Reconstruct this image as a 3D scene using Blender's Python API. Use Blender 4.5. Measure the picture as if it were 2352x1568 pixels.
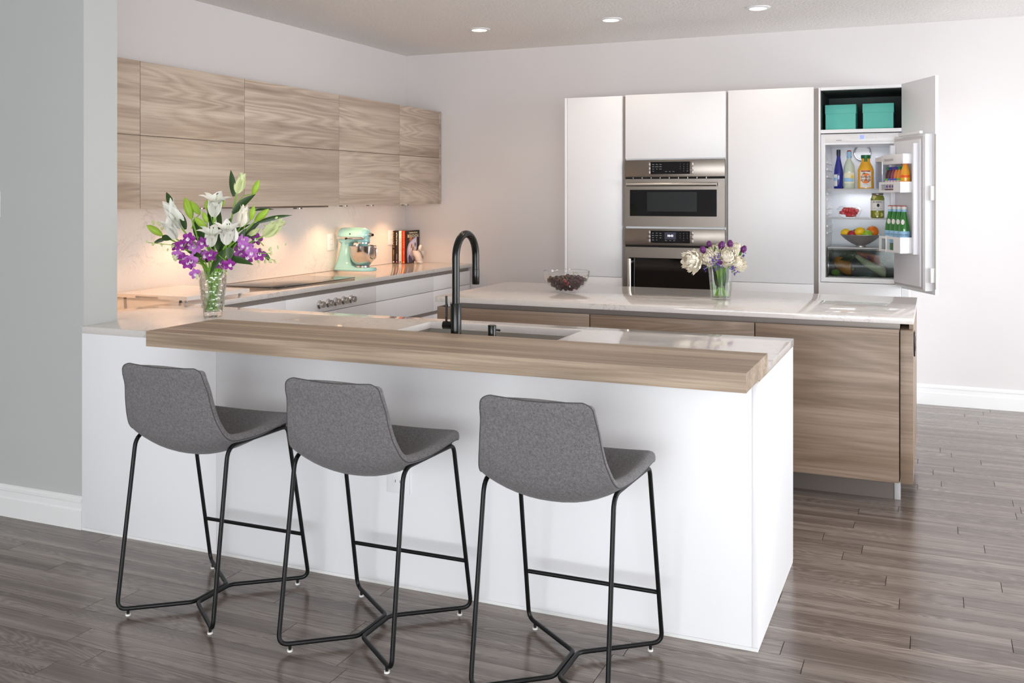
import bpy, bmesh, math, random
from mathutils import Vector, Matrix, noise
for _o in list(bpy.data.objects): bpy.data.objects.remove(_o)
sc = bpy.context.scene; COL = sc.collection
R = math.radians; PI = math.pi

# ------------------------------------------------------------------ camera
F_PX, CX, HY, CAM_H = 2251.92, 1176.0, 449.0, 1.5
YAW = math.atan2(2146.0 - CX, F_PX)
cam_d = bpy.data.cameras.new('camera'); cam = bpy.data.objects.new('camera', cam_d); COL.objects.link(cam)
cam_d.sensor_width = 36.0; cam_d.sensor_fit = 'HORIZONTAL'; cam_d.lens = F_PX / 2352 * 36
cam_d.shift_y = -(784.0 - HY) / 2352.0
cam.location = (0, 0, CAM_H); cam.rotation_euler = (PI / 2, 0, YAW)
cam_d.clip_start = 0.05; cam_d.clip_end = 100
sc.camera = cam
# ------------------------------------------------------------------ light and exposure
sc.view_settings.view_transform = 'Standard'; sc.view_settings.look = 'None'
sc.view_settings.gamma = 1.0; sc.view_settings.use_curve_mapping = False
sc.view_settings.exposure = -0.04
sc.cycles.max_bounces = 16; sc.cycles.diffuse_bounces = 8; sc.cycles.transparent_max_bounces = 24
world = bpy.data.worlds.new('overcast_sky'); sc.world = world; world.use_nodes = True
wbg = world.node_tree.nodes['Background']; wbg.inputs[0].default_value = (0.93, 0.97, 1.0, 1); wbg.inputs[1].default_value = 9.2
def portal(name, loc, rot, sx, sy):
    d = bpy.data.lights.new(name, 'AREA'); d.shape = 'RECTANGLE'; d.size = sx; d.size_y = sy
    d.cycles.is_portal = True
    o = bpy.data.objects.new(name, d); COL.objects.link(o); o.location = loc; o.rotation_euler = rot
    return o
# room limits
XL, XR, YB, YN, ZC = -4.335, 4.4, 7.66, -3.6, 2.745
XFAR = -7.0
PART_Y0, PART_Y1, PART_X = 3.289, 3.486, -3.515
WIN_R = (2.3, 7.2, 0.06, 2.35)      # opening in the right wall: y0 y1 z0 z1
WIN_N = (-3.1, 4.1, 0.10, 2.55)     # opening in the wall behind the camera: x0 x1 z0 z1
portal('portal_right', (XR + 0.06, (WIN_R[0]+WIN_R[1])/2, (WIN_R[2]+WIN_R[3])/2), (0, PI/2, 0), WIN_R[3]-WIN_R[2], WIN_R[1]-WIN_R[0])
portal('portal_rear', ((WIN_N[0]+WIN_N[1])/2, YN - 0.06, (WIN_N[2]+WIN_N[3])/2), (PI/2, 0, 0), WIN_N[1]-WIN_N[0], WIN_N[3]-WIN_N[2])

# ------------------------------------------------------------------ pixel helpers (directions only; depth comes from a known plane)
_F = Vector((-math.sin(YAW), math.cos(YAW), 0)); _R = Vector((math.cos(YAW), math.sin(YAW), 0)); _C = Vector((0, 0, CAM_H))
def ray(u, v): return _F + _R * ((u - CX) / F_PX) + Vector((0, 0, -(v - HY) / F_PX))
def onz(u, v, z): d = ray(u, v); return _C + d * ((z - CAM_H) / d.z)
def onx(u, v, x): d = ray(u, v); return _C + d * (x / d.x)
def ony(u, v, y): d = ray(u, v); return _C + d * (y / d.y)
def ond(u, v, depth): return _C + ray(u, v) * depth
def depth_of(p): return (Vector(p) - _C).dot(_F)

# ------------------------------------------------------------------ mesh helpers
class B:
    def __init__(s): s.v = []; s.f = []
    def add(s, v, f):
        n = len(s.v); s.v += [tuple(p) for p in v]; s.f += [tuple(i + n for i in q) for q in f]; return s
    def box(s, x0, x1, y0, y1, z0, z1):
        if x1 < x0: x0, x1 = x1, x0
        if y1 < y0: y0, y1 = y1, y0
        if z1 < z0: z0, z1 = z1, z0
        return s.add([(x0,y0,z0),(x1,y0,z0),(x1,y1,z0),(x0,y1,z0),(x0,y0,z1),(x1,y0,z1),(x1,y1,z1),(x0,y1,z1)],
                     [(0,3,2,1),(4,5,6,7),(0,1,5,4),(1,2,6,5),(2,3,7,6),(3,0,4,7)])
    def tube(s, pts, r, seg=10, caps=True, closed=False):
        pts = [Vector(p) for p in pts]; n = len(pts)
        rs = r if isinstance(r, (list, tuple)) else [r] * n
        T = []
        for i in range(n):
            a = pts[i-1] if (i > 0 or closed) else pts[i]; b = pts[(i+1) % n] if (i < n-1 or closed) else pts[i]
            t = b - a; T.append(t.normalized() if t.length > 1e-9 else Vector((0,0,1)))
        up = Vector((0,0,1)) if abs(T[0].z) < 0.9 else Vector((1,0,0))
        u = T[0].cross(up).normalized(); V = []
        for i in range(n):
            u = (u - T[i] * u.dot(T[i])); u = u.normalized() if u.length > 1e-9 else T[i].orthogonal().normalized()
            w = T[i].cross(u)
            for k in range(seg):
                a = 2*PI*k/seg; V.append(pts[i] + (u*math.cos(a) + w*math.sin(a)) * rs[i])
        Fq = []
        m = n if closed else n-1
        for i in range(m):
            j = (i+1) % n
            for k in range(seg):
                k2 = (k+1) % seg; Fq.append((i*seg+k, i*seg+k2, j*seg+k2, j*seg+k))
        if caps and not closed:
            Fq.append(tuple(reversed(range(seg)))); Fq.append(tuple((n-1)*seg+k for k in range(seg)))
        return s.add(V, Fq)
    def lathe(s, prof, c=(0,0,0), seg=32, M=None, sx=1.0, sy=1.0):
        V = []; Fq = []; idx = []
        for (r, z) in prof:
            if r < 1e-6: idx.append([len(V)]); V.append(Vector((0,0,z)))
            else:
                idx.append(list(range(len(V), len(V)+seg)))
                for k in range(seg): a = 2*PI*k/seg; V.append(Vector((r*math.cos(a)*sx, r*math.sin(a)*sy, z)))
        for i in range(len(prof)-1):
            a, b = idx[i], idx[i+1]
            for k in range(seg):
                k2 = (k+1) % seg
                if len(a) == 1 and len(b) == 1: continue
                if len(a) == 1: Fq.append((a[0], b[k2], b[k]))
                elif len(b) == 1: Fq.append((a[k], a[k2], b[0]))
                else: Fq.append((a[k], a[k2], b[k2], b[k]))
        c = Vector(c)
        V = [(M @ v if M else v) + c for v in V]
        return s.add(V, Fq)
    def ball(s, c, r, seg=12, rings=8, sc=(1,1,1), M=None):
        pr = [(math.sin(PI*i/rings), -math.cos(PI*i/rings)) for i in range(rings+1)]
        pr[0] = (0,-1); pr[-1] = (0,1)
        S = Matrix.Diagonal((r*sc[0], r*sc[1], r*sc[2]))
        return s.lathe(pr, c, seg, (M @ S) if M else S)
    def xf(s, M):
        s.v = [tuple(M @ Vector(p)) for p in s.v]; return s
    def build(s, name, m, parent=None, smooth=False, bev=0, seg=2, local=False, ang=38):
        me = bpy.data.meshes.new(name); me.from_pydata(s.v, [], s.f); me.update()
        bm = bmesh.new(); bm.from_mesh(me)
        bmesh.ops.recalc_face_normals(bm, faces=bm.faces[:])
        if bev:
            es = [e for e in bm.edges if len(e.link_faces) == 2 and e.calc_face_angle(0) > R(30)]
            bmesh.ops.bevel(bm, geom=es, offset=bev, segments=seg, profile=0.5, affect='EDGES', clamp_overlap=True)
        bm.to_mesh(me); bm.free()
        if smooth or bev:
            for p in me.polygons: p.use_smooth = True
            me.set_sharp_from_angle(angle=R(ang if not bev else 50))
        if m: me.materials.append(m)
        o = bpy.data.objects.new(name, me); COL.objects.link(o)
        if parent is not None: attach(o, parent, local)
        return o
def attach(o, parent, local=False):
    o.parent = parent
    if not local and parent.type == 'EMPTY': o.matrix_parent_inverse = Matrix.Translation(-Vector(parent.location))
def tag(o, label, cat, group=None):
    o['label'] = label; o['category'] = cat
    if group: o['group'] = group
    return o
def thing(name, label, cat, loc=(0,0,0), rz=0, group=None):
    o = bpy.data.objects.new(name, None); o.empty_display_size = 0.05; COL.objects.link(o)
    o.location = loc; o.rotation_euler = (0,0,rz); return tag(o, label, cat, group)
def struct(o): o['kind'] = 'structure'; return o
def box(name, m, x0, x1, y0, y1, z0, z1, parent=None, bev=0, local=False):
    return B().box(x0,x1,y0,y1,z0,z1).build(name, m, parent, bev=bev, local=local)
def copy_tree(root, loc, rz=None, label=None):
    r = root.copy(); COL.objects.link(r); r.location = loc
    if rz is not None: r.rotation_euler = (0,0,rz)
    if label: r['label'] = label
    for ch in list(root.children):
        c = ch.copy(); COL.objects.link(c); c.parent = r
        for g in list(ch.children):
            d = g.copy(); COL.objects.link(d); d.parent = c
    return r
def fillet(pts, rad, n=6, closed=False):
    pts = [Vector(p) for p in pts]; out = []; N = len(pts)
    rr = rad if isinstance(rad, (list, tuple)) else [rad]*N
    for i in range(N):
        if not closed and i in (0, N-1): out.append(pts[i]); continue
        p = pts[i]; a = pts[i-1] - p; b = pts[(i+1) % N] - p
        r = min(rr[i], a.length*0.45, b.length*0.45)
        A = p + a.normalized()*r; C_ = p + b.normalized()*r
        for k in range(n+1):
            t = k/n; out.append(A*(1-t)**2 + p*2*t*(1-t) + C_*t*t)
    return out
def spline(pts, n=8):
    P = [Vector(p) for p in pts]; P = [P[0]*2-P[1]] + P + [P[-1]*2-P[-2]]; out = []
    for i in range(1, len(P)-2):
        for k in range(n):
            t = k/n; a,b,c,d = P[i-1],P[i],P[i+1],P[i+2]
            out.append(0.5*((2*b)+(c-a)*t+(2*a-5*b+4*c-d)*t*t+(-a+3*b-3*c+d)*t**3))
    out.append(P[-2]); return out
def text(name, s, size, origin, right, up, m, parent, local=False, depth=0.0004, wrap=None, align='CENTER', sx=1.0):
    cu = bpy.data.curves.new(name, 'FONT'); cu.body = s; cu.size = size; cu.extrude = depth; cu.align_x = align; cu.align_y = 'CENTER'; cu.resolution_u = 2
    to = bpy.data.objects.new(name, cu); COL.objects.link(to)
    dg = bpy.context.evaluated_depsgraph_get(); me = bpy.data.meshes.new_from_object(to.evaluated_get(dg))
    bpy.data.objects.remove(to); bpy.data.curves.remove(cu); me.name = name
    r = Vector(right).normalized(); u = Vector(up).normalized(); n = r.cross(u); o0 = Vector(origin)
    for v in me.vertices:
        x, y, z = v.co.x*sx, v.co.y, v.co.z
        if wrap: a = x/wrap; v.co = o0 + r*(wrap*math.sin(a)) + n*(wrap*(math.cos(a)-1)+z) + u*y
        else: v.co = o0 + r*x + u*y + n*z
    me.materials.clear(); me.materials.append(m)
    o = bpy.data.objects.new(name, me); COL.objects.link(o)
    if parent is not None: attach(o, parent, local)
    return o

# ------------------------------------------------------------------ materials
def s2l(c):
    if isinstance(c, str): c = [int(c[i:i+2],16)/255 for i in (0,2,4)]
    return tuple(x/12.92 if x <= 0.04045 else ((x+0.055)/1.055)**2.4 for x in c) + (1,)
class NT:
    def __init__(s, name):
        s.m = bpy.data.materials.new(name); s.m.use_nodes = True; s.t = s.m.node_tree; s.n = s.t.nodes; s.l = s.t.links
        s.bsdf = s.n['Principled BSDF']; s.out = s.n['Material Output']
    def node(s, t, **k):
        nd = s.n.new(t)
        for a, b in k.items():
            if a.startswith('i_'):
                key = a[2:]; key = int(key) if key.isdigit() else key.replace('_',' ')
                if hasattr(b, 'is_output') or isinstance(b, bpy.types.NodeSocket): s.l.new(b, nd.inputs[key])
                else: nd.inputs[key].default_value = b
            else: setattr(nd, a, b)
        return nd
    def math(s, op, a, b=None):
        nd = s.n.new('ShaderNodeMath'); nd.operation = op
        for i, x in enumerate((a, b)):
            if x is None: continue
            if isinstance(x, bpy.types.NodeSocket): s.l.new(x, nd.inputs[i])
            else: nd.inputs[i].default_value = x
        return nd.outputs[0]
    def ramp(s, fac, stops):
        nd = s.n.new('ShaderNodeValToRGB'); cr = nd.color_ramp
        while len(cr.elements) < len(stops): cr.elements.new(0.5)
        for e, (p, c) in zip(cr.elements, stops): e.position = p; e.color = c if len(c) == 4 else tuple(c)+(1,)
        s.l.new(fac, nd.inputs[0]); return nd.outputs[0]
    def mix(s, fac, a, b, blend='MIX'):
        nd = s.n.new('ShaderNodeMix'); nd.data_type = 'RGBA'; nd.blend_type = blend
        for i, x in ((0, fac), (6, a), (7, b)):
            if isinstance(x, bpy.types.NodeSocket): s.l.new(x, nd.inputs[i])
            else: nd.inputs[i].default_value = x
        return nd.outputs[2]
    def set(s, **k):
        for a, b in k.items():
            i = s.bsdf.inputs[a.replace('_',' ')]
            if isinstance(b, bpy.types.NodeSocket): s.l.new(b, i)
            else: i.default_value = b
        return s
    def bump(s, h, strength, dist=0.01):
        nd = s.node('ShaderNodeBump', i_Strength=strength, i_Distance=dist, i_Height=h); s.l.new(nd.outputs[0], s.bsdf.inputs['Normal']); return s
    def pos(s, scale=(1,1,1), rnd=0.0):
        g = s.node('ShaderNodeNewGeometry'); v = g.outputs['Position']
        mp = s.node('ShaderNodeMapping', i_Vector=v); mp.inputs['Scale'].default_value = scale; v = mp.outputs[0]
        if rnd:
            oi = s.node('ShaderNodeObjectInfo'); a = s.math('MULTIPLY', s.math('ADD', oi.outputs['Random'], g.outputs['Random Per Island']), rnd)
            cb = s.node('ShaderNodeCombineXYZ', i_X=a, i_Y=s.math('MULTIPLY', a, 1.7), i_Z=s.math('MULTIPLY', a, 0.6))
            v = s.node('ShaderNodeVectorMath', operation='ADD', i_0=v, i_1=cb.outputs[0]).outputs[0]
        return v
    def noise(s, v, scale, detail=3, rough=0.5, dist=0.0):
        nd = s.node('ShaderNodeTexNoise', i_Scale=scale, i_Detail=detail, i_Roughness=rough, i_Distortion=dist)
        s.l.new(v, nd.inputs['Vector']); return nd.outputs['Fac']
def plain(name, col, rough=0.5, metal=0.0, spec=0.5, coat=0.0, emit=None, es=0.0, sss=0.0, sub_r=None, alpha=1.0):
    t = NT(name); c = s2l(col) if isinstance(col, str) else tuple(col)+(1,)
    t.set(Base_Color=c, Roughness=rough, Metallic=metal, Specular_IOR_Level=spec, Coat_Weight=coat)
    if emit: t.set(Emission_Color=s2l(emit), Emission_Strength=es)
    return t.m
def paint(name, col, bump=0.05, rough=0.6, sc_=260):
    t = NT(name); t.set(Base_Color=s2l(col), Roughness=rough, Specular_IOR_Level=0.3)
    v = t.pos(); h = t.noise(v, sc_, 2); t.bump(h, bump, 0.004); return t.m
def woodmat(name, axis, cols, ringfreq=21.0, scale_across=4.2, along=0.36, rough=0.42, rnd=9.0, seam=0.0, bump=0.05, fine=0.5, coat=0.0):
    """horizontal grain along world axis 0 (X) or 1 (Y); growth rings are contour lines of a stretched noise"""
    t = NT(name)
    sc3 = [scale_across]*3; sc3[axis] = along
    v = t.pos(tuple(sc3), rnd)
    n1 = t.noise(v, 1.0, 2.5, 0.45, 0.35)
    rings = t.math('FRACT', t.math('MULTIPLY', n1, ringfreq))
    rings = t.math('ABSOLUTE', t.math('SUBTRACT', rings, 0.5)); rings = t.math('MULTIPLY', rings, 2.0)
    f3 = [95.0]*3; f3[axis] = 2.2
    v2 = t.pos(tuple(f3), rnd); n2 = t.noise(v2, 1.0, 4, 0.6)
    b3 = [13.0]*3; b3[axis] = 0.30
    v3 = t.pos(tuple(b3), rnd*2); n3 = t.noise(v3, 1.0, 3, 0.5)
    w3 = [1.3]*3; w3[axis] = 0.9
    n4 = t.noise(t.pos(tuple(w3), rnd), 1.0, 2, 0.5)
    amp = t.math('MULTIPLY', t.math('SUBTRACT', n4, 0.30), 1.1)
    a = t.math('ADD', t.math('MULTIPLY', t.math('SUBTRACT', rings, 0.5), t.math('MULTIPLY', amp, 0.70)), t.math('MULTIPLY', t.math('SUBTRACT', n2, 0.5), fine))
    a = t.math('ADD', a, t.math('MULTIPLY', t.math('SUBTRACT', n3, 0.5), 1.05)); a = t.math('ADD', a, 0.5)
    c = t.ramp(a, [(0.0, s2l(cols[0])), (0.42, s2l(cols[1])), (0.66, s2l(cols[2])), (1.0, s2l(cols[3]))])
    t.set(Base_Color=c, Roughness=rough, Coat_Weight=coat); t.bump(n2, bump, 0.002); return t.m
MAT = {}
M = MAT
M['white'] = plain('white_lacquer', 'f1f1f4', 0.38)
M['white_gloss'] = plain('white_gloss_panel', 'f4f4f4', 0.16)
M['plastic_white'] = plain('white_plastic', 'f0f0f2', 0.3)
M['plastic_grey'] = plain('grey_plastic', 'b9b7b8', 0.4)
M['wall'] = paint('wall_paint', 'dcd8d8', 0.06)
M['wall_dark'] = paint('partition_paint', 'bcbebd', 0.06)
M['trimw'] = plain('white_trim', 'ececec', 0.4)
M['taupe'] = plain('taupe_metal_channel', '938982', 0.4, 0.25)
M['toe'] = plain('shaded_taupe_plinth', '6b625d', 0.45, 0.2)  # taupe with the shade under the cabinets put into its colour
M['dark_gap'] = plain('dark_gap', '15120f', 0.8)
M['black_metal'] = plain('black_powder_coat', '08080a', 0.45, 0.0, 0.35)
M['black_satin'] = plain('black_satin_metal', '080808', 0.2, 0.0, 0.4)
M['chrome'] = plain('polished_steel', 'd9d9da', 0.12, 1.0)
M['black_glass'] = plain('black_glass', '060607', 0.05, 0.0, 0.6)
M['rubber'] = plain('black_rubber', '1b1b1b', 0.7)
M['foot_white'] = plain('white_felt_foot', 'e8e6e2', 0.6)
M['wood_y'] = woodmat('greige_laminate_lengthwise', 1, ['8b796b','b09d8c','c7b6a5','d9cabb'])
M['wood_x'] = woodmat('greige_laminate_island_shaded', 0, ['67554a','85715f','9d8878','b09c8c'])  # same laminate as the uppers, the island's shade darkened into its colours
M['wood_bar'] = woodmat('greige_laminate_bar', 0, ['7c6a58','9b8773','b49f8a','c6b39e'], ringfreq=10, scale_across=6, along=0.22, fine=1.15, rough=0.5)
M['floor'] = woodmat('oak_plank', 0, ['453c37','6a5e57','887c74','a1958c'], ringfreq=30, scale_across=8.0, along=1.1, rough=0.2, rnd=23.0, fine=0.55, bump=0.12)
M['subfloor'] = plain('subfloor_dark', '1e1a17', 0.9)
def quartz(name, base, vein, rough=0.09):
    t = NT(name); v = t.pos()
    n = t.noise(v, 5.0, 6, 0.62, 1.2); a = t.math('ABSOLUTE', t.math('SUBTRACT', n, 0.5))
    vein_m = t.ramp(a, [(0.0, (1,1,1)), (0.018, (0,0,0))])
    msk = t.ramp(t.noise(v, 2.3, 2), [(0.52, (0,0,0)), (0.68, (1,1,1))])
    f = t.math('MULTIPLY', vein_m, msk); f = t.math('MULTIPLY', f, 0.55)
    sp = t.ramp(t.noise(v, 60, 2), [(0.35, (0.93,)*3), (0.7, (1,1,1))])
    c = t.mix(f, s2l(base), s2l(vein)); c = t.mix(0.5, c, sp, 'MULTIPLY')
    t.set(Base_Color=c, Roughness=rough); return t.m
M['quartz'] = quartz('white_quartz', 'dfd9d6', '9a9697', 0.06)
M['quartz_wall'] = quartz('white_quartz_splash', 'e6e2df', 'b9b3b0', 0.25)
def fabric(name, c1, c2):
    t = NT(name); tc = t.node('ShaderNodeTexCoord').outputs['Object']
    n = t.noise(tc, 420, 3, 0.7); n2 = t.noise(tc, 130, 2)
    f = t.math('ADD', t.math('MULTIPLY', n, 0.75), t.math('MULTIPLY', n2, 0.35))
    c = t.ramp(f, [(0.38, s2l(c1)), (0.72, s2l(c2))]); t.set(Base_Color=c, Roughness=0.92, Specular_IOR_Level=0.15, Sheen_Weight=0.15); t.bump(n, 0.35, 0.002); return t.m
M['fabric'] = fabric('grey_wool_felt', '545152', '878486')
M['piping'] = plain('dark_piping', '4a4849', 0.9)
def brushed(name, col, axis=0, rough=0.26):
    t = NT(name); sc3 = [260.0]*3; sc3[axis] = 1.5
    n = t.noise(t.pos(tuple(sc3)), 1.0, 3); t.set(Base_Color=s2l(col), Metallic=1.0, Roughness=rough); t.bump(n, 0.08, 0.001); return t.m
M['steel'] = brushed('brushed_stainless', '928a83', 0, 0.32)
M['steel_light'] = brushed('brushed_stainless_bar', 'cfc9c2', 0, 0.3)
M['steel_sink'] = brushed('sink_stainless', 'c6c2bc', 0, 0.38)
def glassy(name, tint='ffffff', gloss=0.06, refl=1.0, bumpsc=0, bumpst=0.3, dens=0.0):
    """clear thin glass: light passes straight through, Fresnel reflections on top"""
    t = NT(name); t.n.remove(t.bsdf)
    tr = t.node('ShaderNodeBsdfTransparent', i_Color=s2l(tint)); gl = t.node('ShaderNodeBsdfGlossy', i_Roughness=gloss)
    lw = t.node('ShaderNodeLayerWeight', i_Blend=0.5); frv = t.math('ADD', t.math('MULTIPLY', t.math('POWER', lw.outputs['Facing'], 4.0), 0.75), 0.045)
    if bumpsc:
        vor = t.node('ShaderNodeTexVoronoi', i_Scale=bumpsc); t.l.new(t.node('ShaderNodeTexCoord').outputs['Object'], vor.inputs['Vector'])
        bp = t.node('ShaderNodeBump', i_Strength=bumpst, i_Distance=0.01, i_Height=vor.outputs['Distance'])
        t.l.new(bp.outputs[0], gl.inputs['Normal']); t.l.new(bp.outputs[0], lw.inputs['Normal'])
    fac = t.math('MINIMUM', t.math('ADD', t.math('MULTIPLY', frv, refl), dens), 1.0)
    mx = t.node('ShaderNodeMixShader', i_0=fac, i_1=tr.outputs[0], i_2=gl.outputs[0]); t.l.new(mx.outputs[0], t.out.inputs[0]); return t.m
M['glass'] = glassy('clear_glass', 'ffffff', 0.02, 0.75)
M['glass_rim'] = glassy('glass_rim', 'f2f5f4', 0.05, 1.0, dens=0.22)
M['glass_win'] = glassy('window_glass', 'ffffff', 0.0, 0.6)
M['glass_shelf'] = glassy('shelf_glass', 'e4ebe9', 0.05, 1.0, dens=0.06)
M['glass_crisper'] = glassy('crisper_glass', 'd9dedc', 0.05, 0.6)
def crystal(name):
    t = NT(name); t.n.remove(t.bsdf)
    tc = t.node('ShaderNodeTexCoord').outputs['Object']; vor = t.node('ShaderNodeTexVoronoi', i_Scale=42.0); t.l.new(tc, vor.inputs['Vector'])
    bp = t.node('ShaderNodeBump', i_Strength=0.9, i_Distance=0.012, i_Height=vor.outputs['Distance'])
    tr = t.node('ShaderNodeBsdfTransparent', i_Color=(0.95,0.96,0.95,1)); rf = t.node('ShaderNodeBsdfRefraction', i_Roughness=0.02, i_IOR=1.12); gl = t.node('ShaderNodeBsdfGlossy', i_Roughness=0.06)
    lw = t.node('ShaderNodeLayerWeight', i_Blend=0.5); frv = t.math('ADD', t.math('MULTIPLY', t.math('POWER', lw.outputs['Facing'], 3.0), 0.6), 0.07)
    for nd in (rf, gl, lw): t.l.new(bp.outputs[0], nd.inputs['Normal'])
    m1 = t.node('ShaderNodeMixShader', i_0=0.55, i_1=tr.outputs[0], i_2=rf.outputs[0])
    mx = t.node('ShaderNodeMixShader', i_0=t.math('MINIMUM', t.math('MULTIPLY', frv, 1.3), 1.0), i_1=m1.outputs[0], i_2=gl.outputs[0])
    t.l.new(mx.outputs[0], t.out.inputs[0]); return t.m
M['crystal'] = crystal('cut_crystal')
M['water'] = glassy('water', 'eef6ea', 0.02, 0.8)
def popcorn():
    t = NT('textured_ceiling'); n = t.noise(t.pos(), 48, 4, 0.7); t.set(Base_Color=s2l('f4f2f0'), Roughness=0.95, Specular_IOR_Level=0.1); t.bump(n, 0.9, 0.016); return t.m
M['ceiling'] = popcorn()
def emis(name, col, s):
    t = NT(name); t.set(Base_Color=(0,0,0,1), Emission_Color=s2l(col), Emission_Strength=s); return t.m
M['lamp'] = emis('lit_lamp_lens', 'fff0dd', 14.0)
M['puck'] = emis('lit_puck_lens', 'ffd9a8', 12.0)
# ================================================================== room shell
def wall(name, m, *a): return struct(box(name, m, *a))
floor_o = struct(box('floor', M['subfloor'], XFAR-0.1, XR+0.1, YN-0.1, YB+0.1, -0.09, -0.012))
ceil_o = wall('ceiling', M['ceiling'], XFAR-0.1, XR+0.1, YN-0.1, YB+0.1, ZC, ZC+0.1)
wall('wall_back', M['wall'], XL-0.15, XR+0.1, YB, YB+0.12, -0.05, ZC)
wall('wall_left', M['wall'], XL-0.12, XL, PART_Y1, YB, -0.05, ZC)
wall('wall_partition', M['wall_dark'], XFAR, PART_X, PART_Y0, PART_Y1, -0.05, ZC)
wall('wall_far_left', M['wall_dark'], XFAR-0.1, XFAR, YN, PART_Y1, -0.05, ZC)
b = B(); y0,y1,z0,z1 = WIN_R
b.box(XR, XR+0.1, YN, y0, -0.05, ZC); b.box(XR, XR+0.1, y1, YB, -0.05, ZC); b.box(XR, XR+0.1, y0, y1, -0.05, z0); b.box(XR, XR+0.1, y0, y1, z1, ZC)
struct(b.build('wall_right', M['wall']))
b = B(); x0,x1,z0,z1 = WIN_N
b.box(XFAR, x0, YN-0.1, YN, -0.05, ZC); b.box(x1, XR, YN-0.1, YN, -0.05, ZC); b.box(x0, x1, YN-0.1, YN, -0.05, z0); b.box(x0, x1, YN-0.1, YN, z1, ZC)
struct(b.build('wall_front', M['wall']))
def window(name, horiz, a0, a1, z0, z1, w0, w1, n):
    """frame with n panes; horiz axis 'y' for the right wall, 'x' for the wall behind the camera"""
    t = 0.06; fb = B()
    def bb(b_, p0, p1, q0, q1, d0=w0, d1=w1):
        if horiz == 'y': b_.box(d0, d1, p0, p1, q0, q1)
        else: b_.box(p0, p1, d0, d1, q0, q1)
    bb(fb, a0, a1, z0, z0+t); bb(fb, a0, a1, z1-t, z1)
    for k in range(n+1):
        c = a0 + (a1-a0-t)*k/n; bb(fb, c, c+t, z0, z1)
    o = struct(fb.build(name, M['trimw']))
    for k in range(n):
        c = a0 + (a1-a0-t)*k/n; pb = B(); mid = (w0+w1)/2
        bb(pb, c+t, c+(a1-a0-t)/n, z0+t, z1-t, mid-0.003, mid+0.003); pb.build('pane', M['glass_win'], o)
window('window_1', 'y', *WIN_R, XR+0.02, XR+0.08, 3)
window('window_2', 'x', *WIN_N, YN-0.08, YN-0.02, 4)
# baseboards: flat board, stepped shoulder, small bead
def baseboard(name, axis, a0, a1, w, sgn, parent=None):
    prof = [(0,0),(0.016,0),(0.016,0.085),(0.011,0.092),(0.011,0.118),(0.013,0.122),(0.013,0.134),(0.006,0.142),(0,0.146)]
    V = []; n = len(prof)
    for a in (a0, a1):
        for d, z in prof: V.append((a, w + sgn*d, z) if axis == 'x' else (w + sgn*d, a, z))
    Fq = [(i, (i+1)%n, n+(i+1)%n, n+i) for i in range(n)] + [tuple(range(n)), tuple(range(2*n-1, n-1, -1))]
    return struct(B().add(V, Fq).build(name, M['trimw']))
baseboard('baseboard_back', 'x', -0.14, XR, YB, -1)
baseboard('baseboard_partition', 'x', XFAR, PART_X, PART_Y0, -1)
baseboard('baseboard_right', 'y', YN, WIN_R[0]-0.02, XR, -1)

# ================================================================== floor planks (rows run along X; visible ones single, the rest joined)
random.seed(11)
PW = 0.1062; ROW0 = 2.97
unit = bpy.data.meshes.new('plank')
bm = bmesh.new(); bmesh.ops.create_cube(bm, size=1.0)
for v in bm.verts: v.co = Vector((v.co.x+0.5, v.co.y+0.5, v.co.z-0.5))
bm.to_mesh(unit); bm.free(); unit.materials.append(M['floor'])
known = {}
for (yt, yb, xj) in [(2.97,2.866,-1.839),(3.07,2.974,-2.235),(3.27,3.184,-1.911),(3.2745,3.174,-0.386),(3.592,3.487,-0.074),(3.686,3.582,0.239),(3.806,3.706,-0.529),
    (3.918,3.815,-0.118),(4.137,4.029,-0.173),(4.232,4.126,0.2365),(4.351,4.251,-0.351),(4.566,4.462,-0.4485),(4.667,4.567,0.196),(4.768,4.677,-0.336),(4.877,4.781,0.097),
    (5.092,4.995,-0.158),(5.195,5.093,0.352),(5.41,5.307,0.352),(5.52,5.415,-0.079),(5.736,5.63,0.287),(5.841,5.737,-0.006),(6.048,5.946,-0.085),(6.16,6.053,0.241),(6.2625,6.164,0.09)]:
    known.setdefault(math.floor(((yt+yb)/2 - ROW0)/PW + 0.02), []).append(xj)
rest = B(); nplank = 0
k0 = math.floor((YN - ROW0)/PW); k1 = math.ceil((YB - ROW0)/PW)
for k in range(k0, k1):
    ya = ROW0 + k*PW; yb = ya + PW
    ya = max(ya, YN); yb = min(yb, YB)
    if yb - ya < 0.01: continue
    js = sorted(known.get(k, []))
    if js:
        x = js[0]; left = []
        while x > XFAR: x -= random.uniform(0.7, 1.6); left.append(x)
        x = js[-1]; right = []
        while x < XR: x += random.uniform(0.8, 1.7); right.append(x)
        js = left[::-1] + js + right
    else:
        x = XFAR - random.uniform(0, 1.2); js = [x]
        while x < XR: x += random.uniform(0.7, 1.7); js.append(x)
    for a, c in zip(js, js[1:]):
        a2, c2 = max(a, XFAR), min(c, XR)
        if c2 - a2 < 0.02: continue
        g = 0.0011
        vis = (ya < 3.29 and yb > 1.75 and c2 > -3.9 and a2 < 0.75) or (ya >= 3.29 - PW and c2 > -0.62 and a2 < 0.62 + (7.66-ya)*0.0 + 0.1)
        if vis and nplank < 298:
            o = bpy.data.objects.new('plank', unit); COL.objects.link(o); o.location = (a2+g, ya+g*0.7, 0); o.scale = (c2-a2-2*g, yb-ya-g*1.4, 0.012); o.parent = floor_o; nplank += 1
        else: rest.box(a2+g, c2-g, ya+g*0.7, yb-g*0.7, -0.012, 0)
ro = rest.build('planks', M['floor'], floor_o); ro['kind'] = 'stuff'

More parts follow.
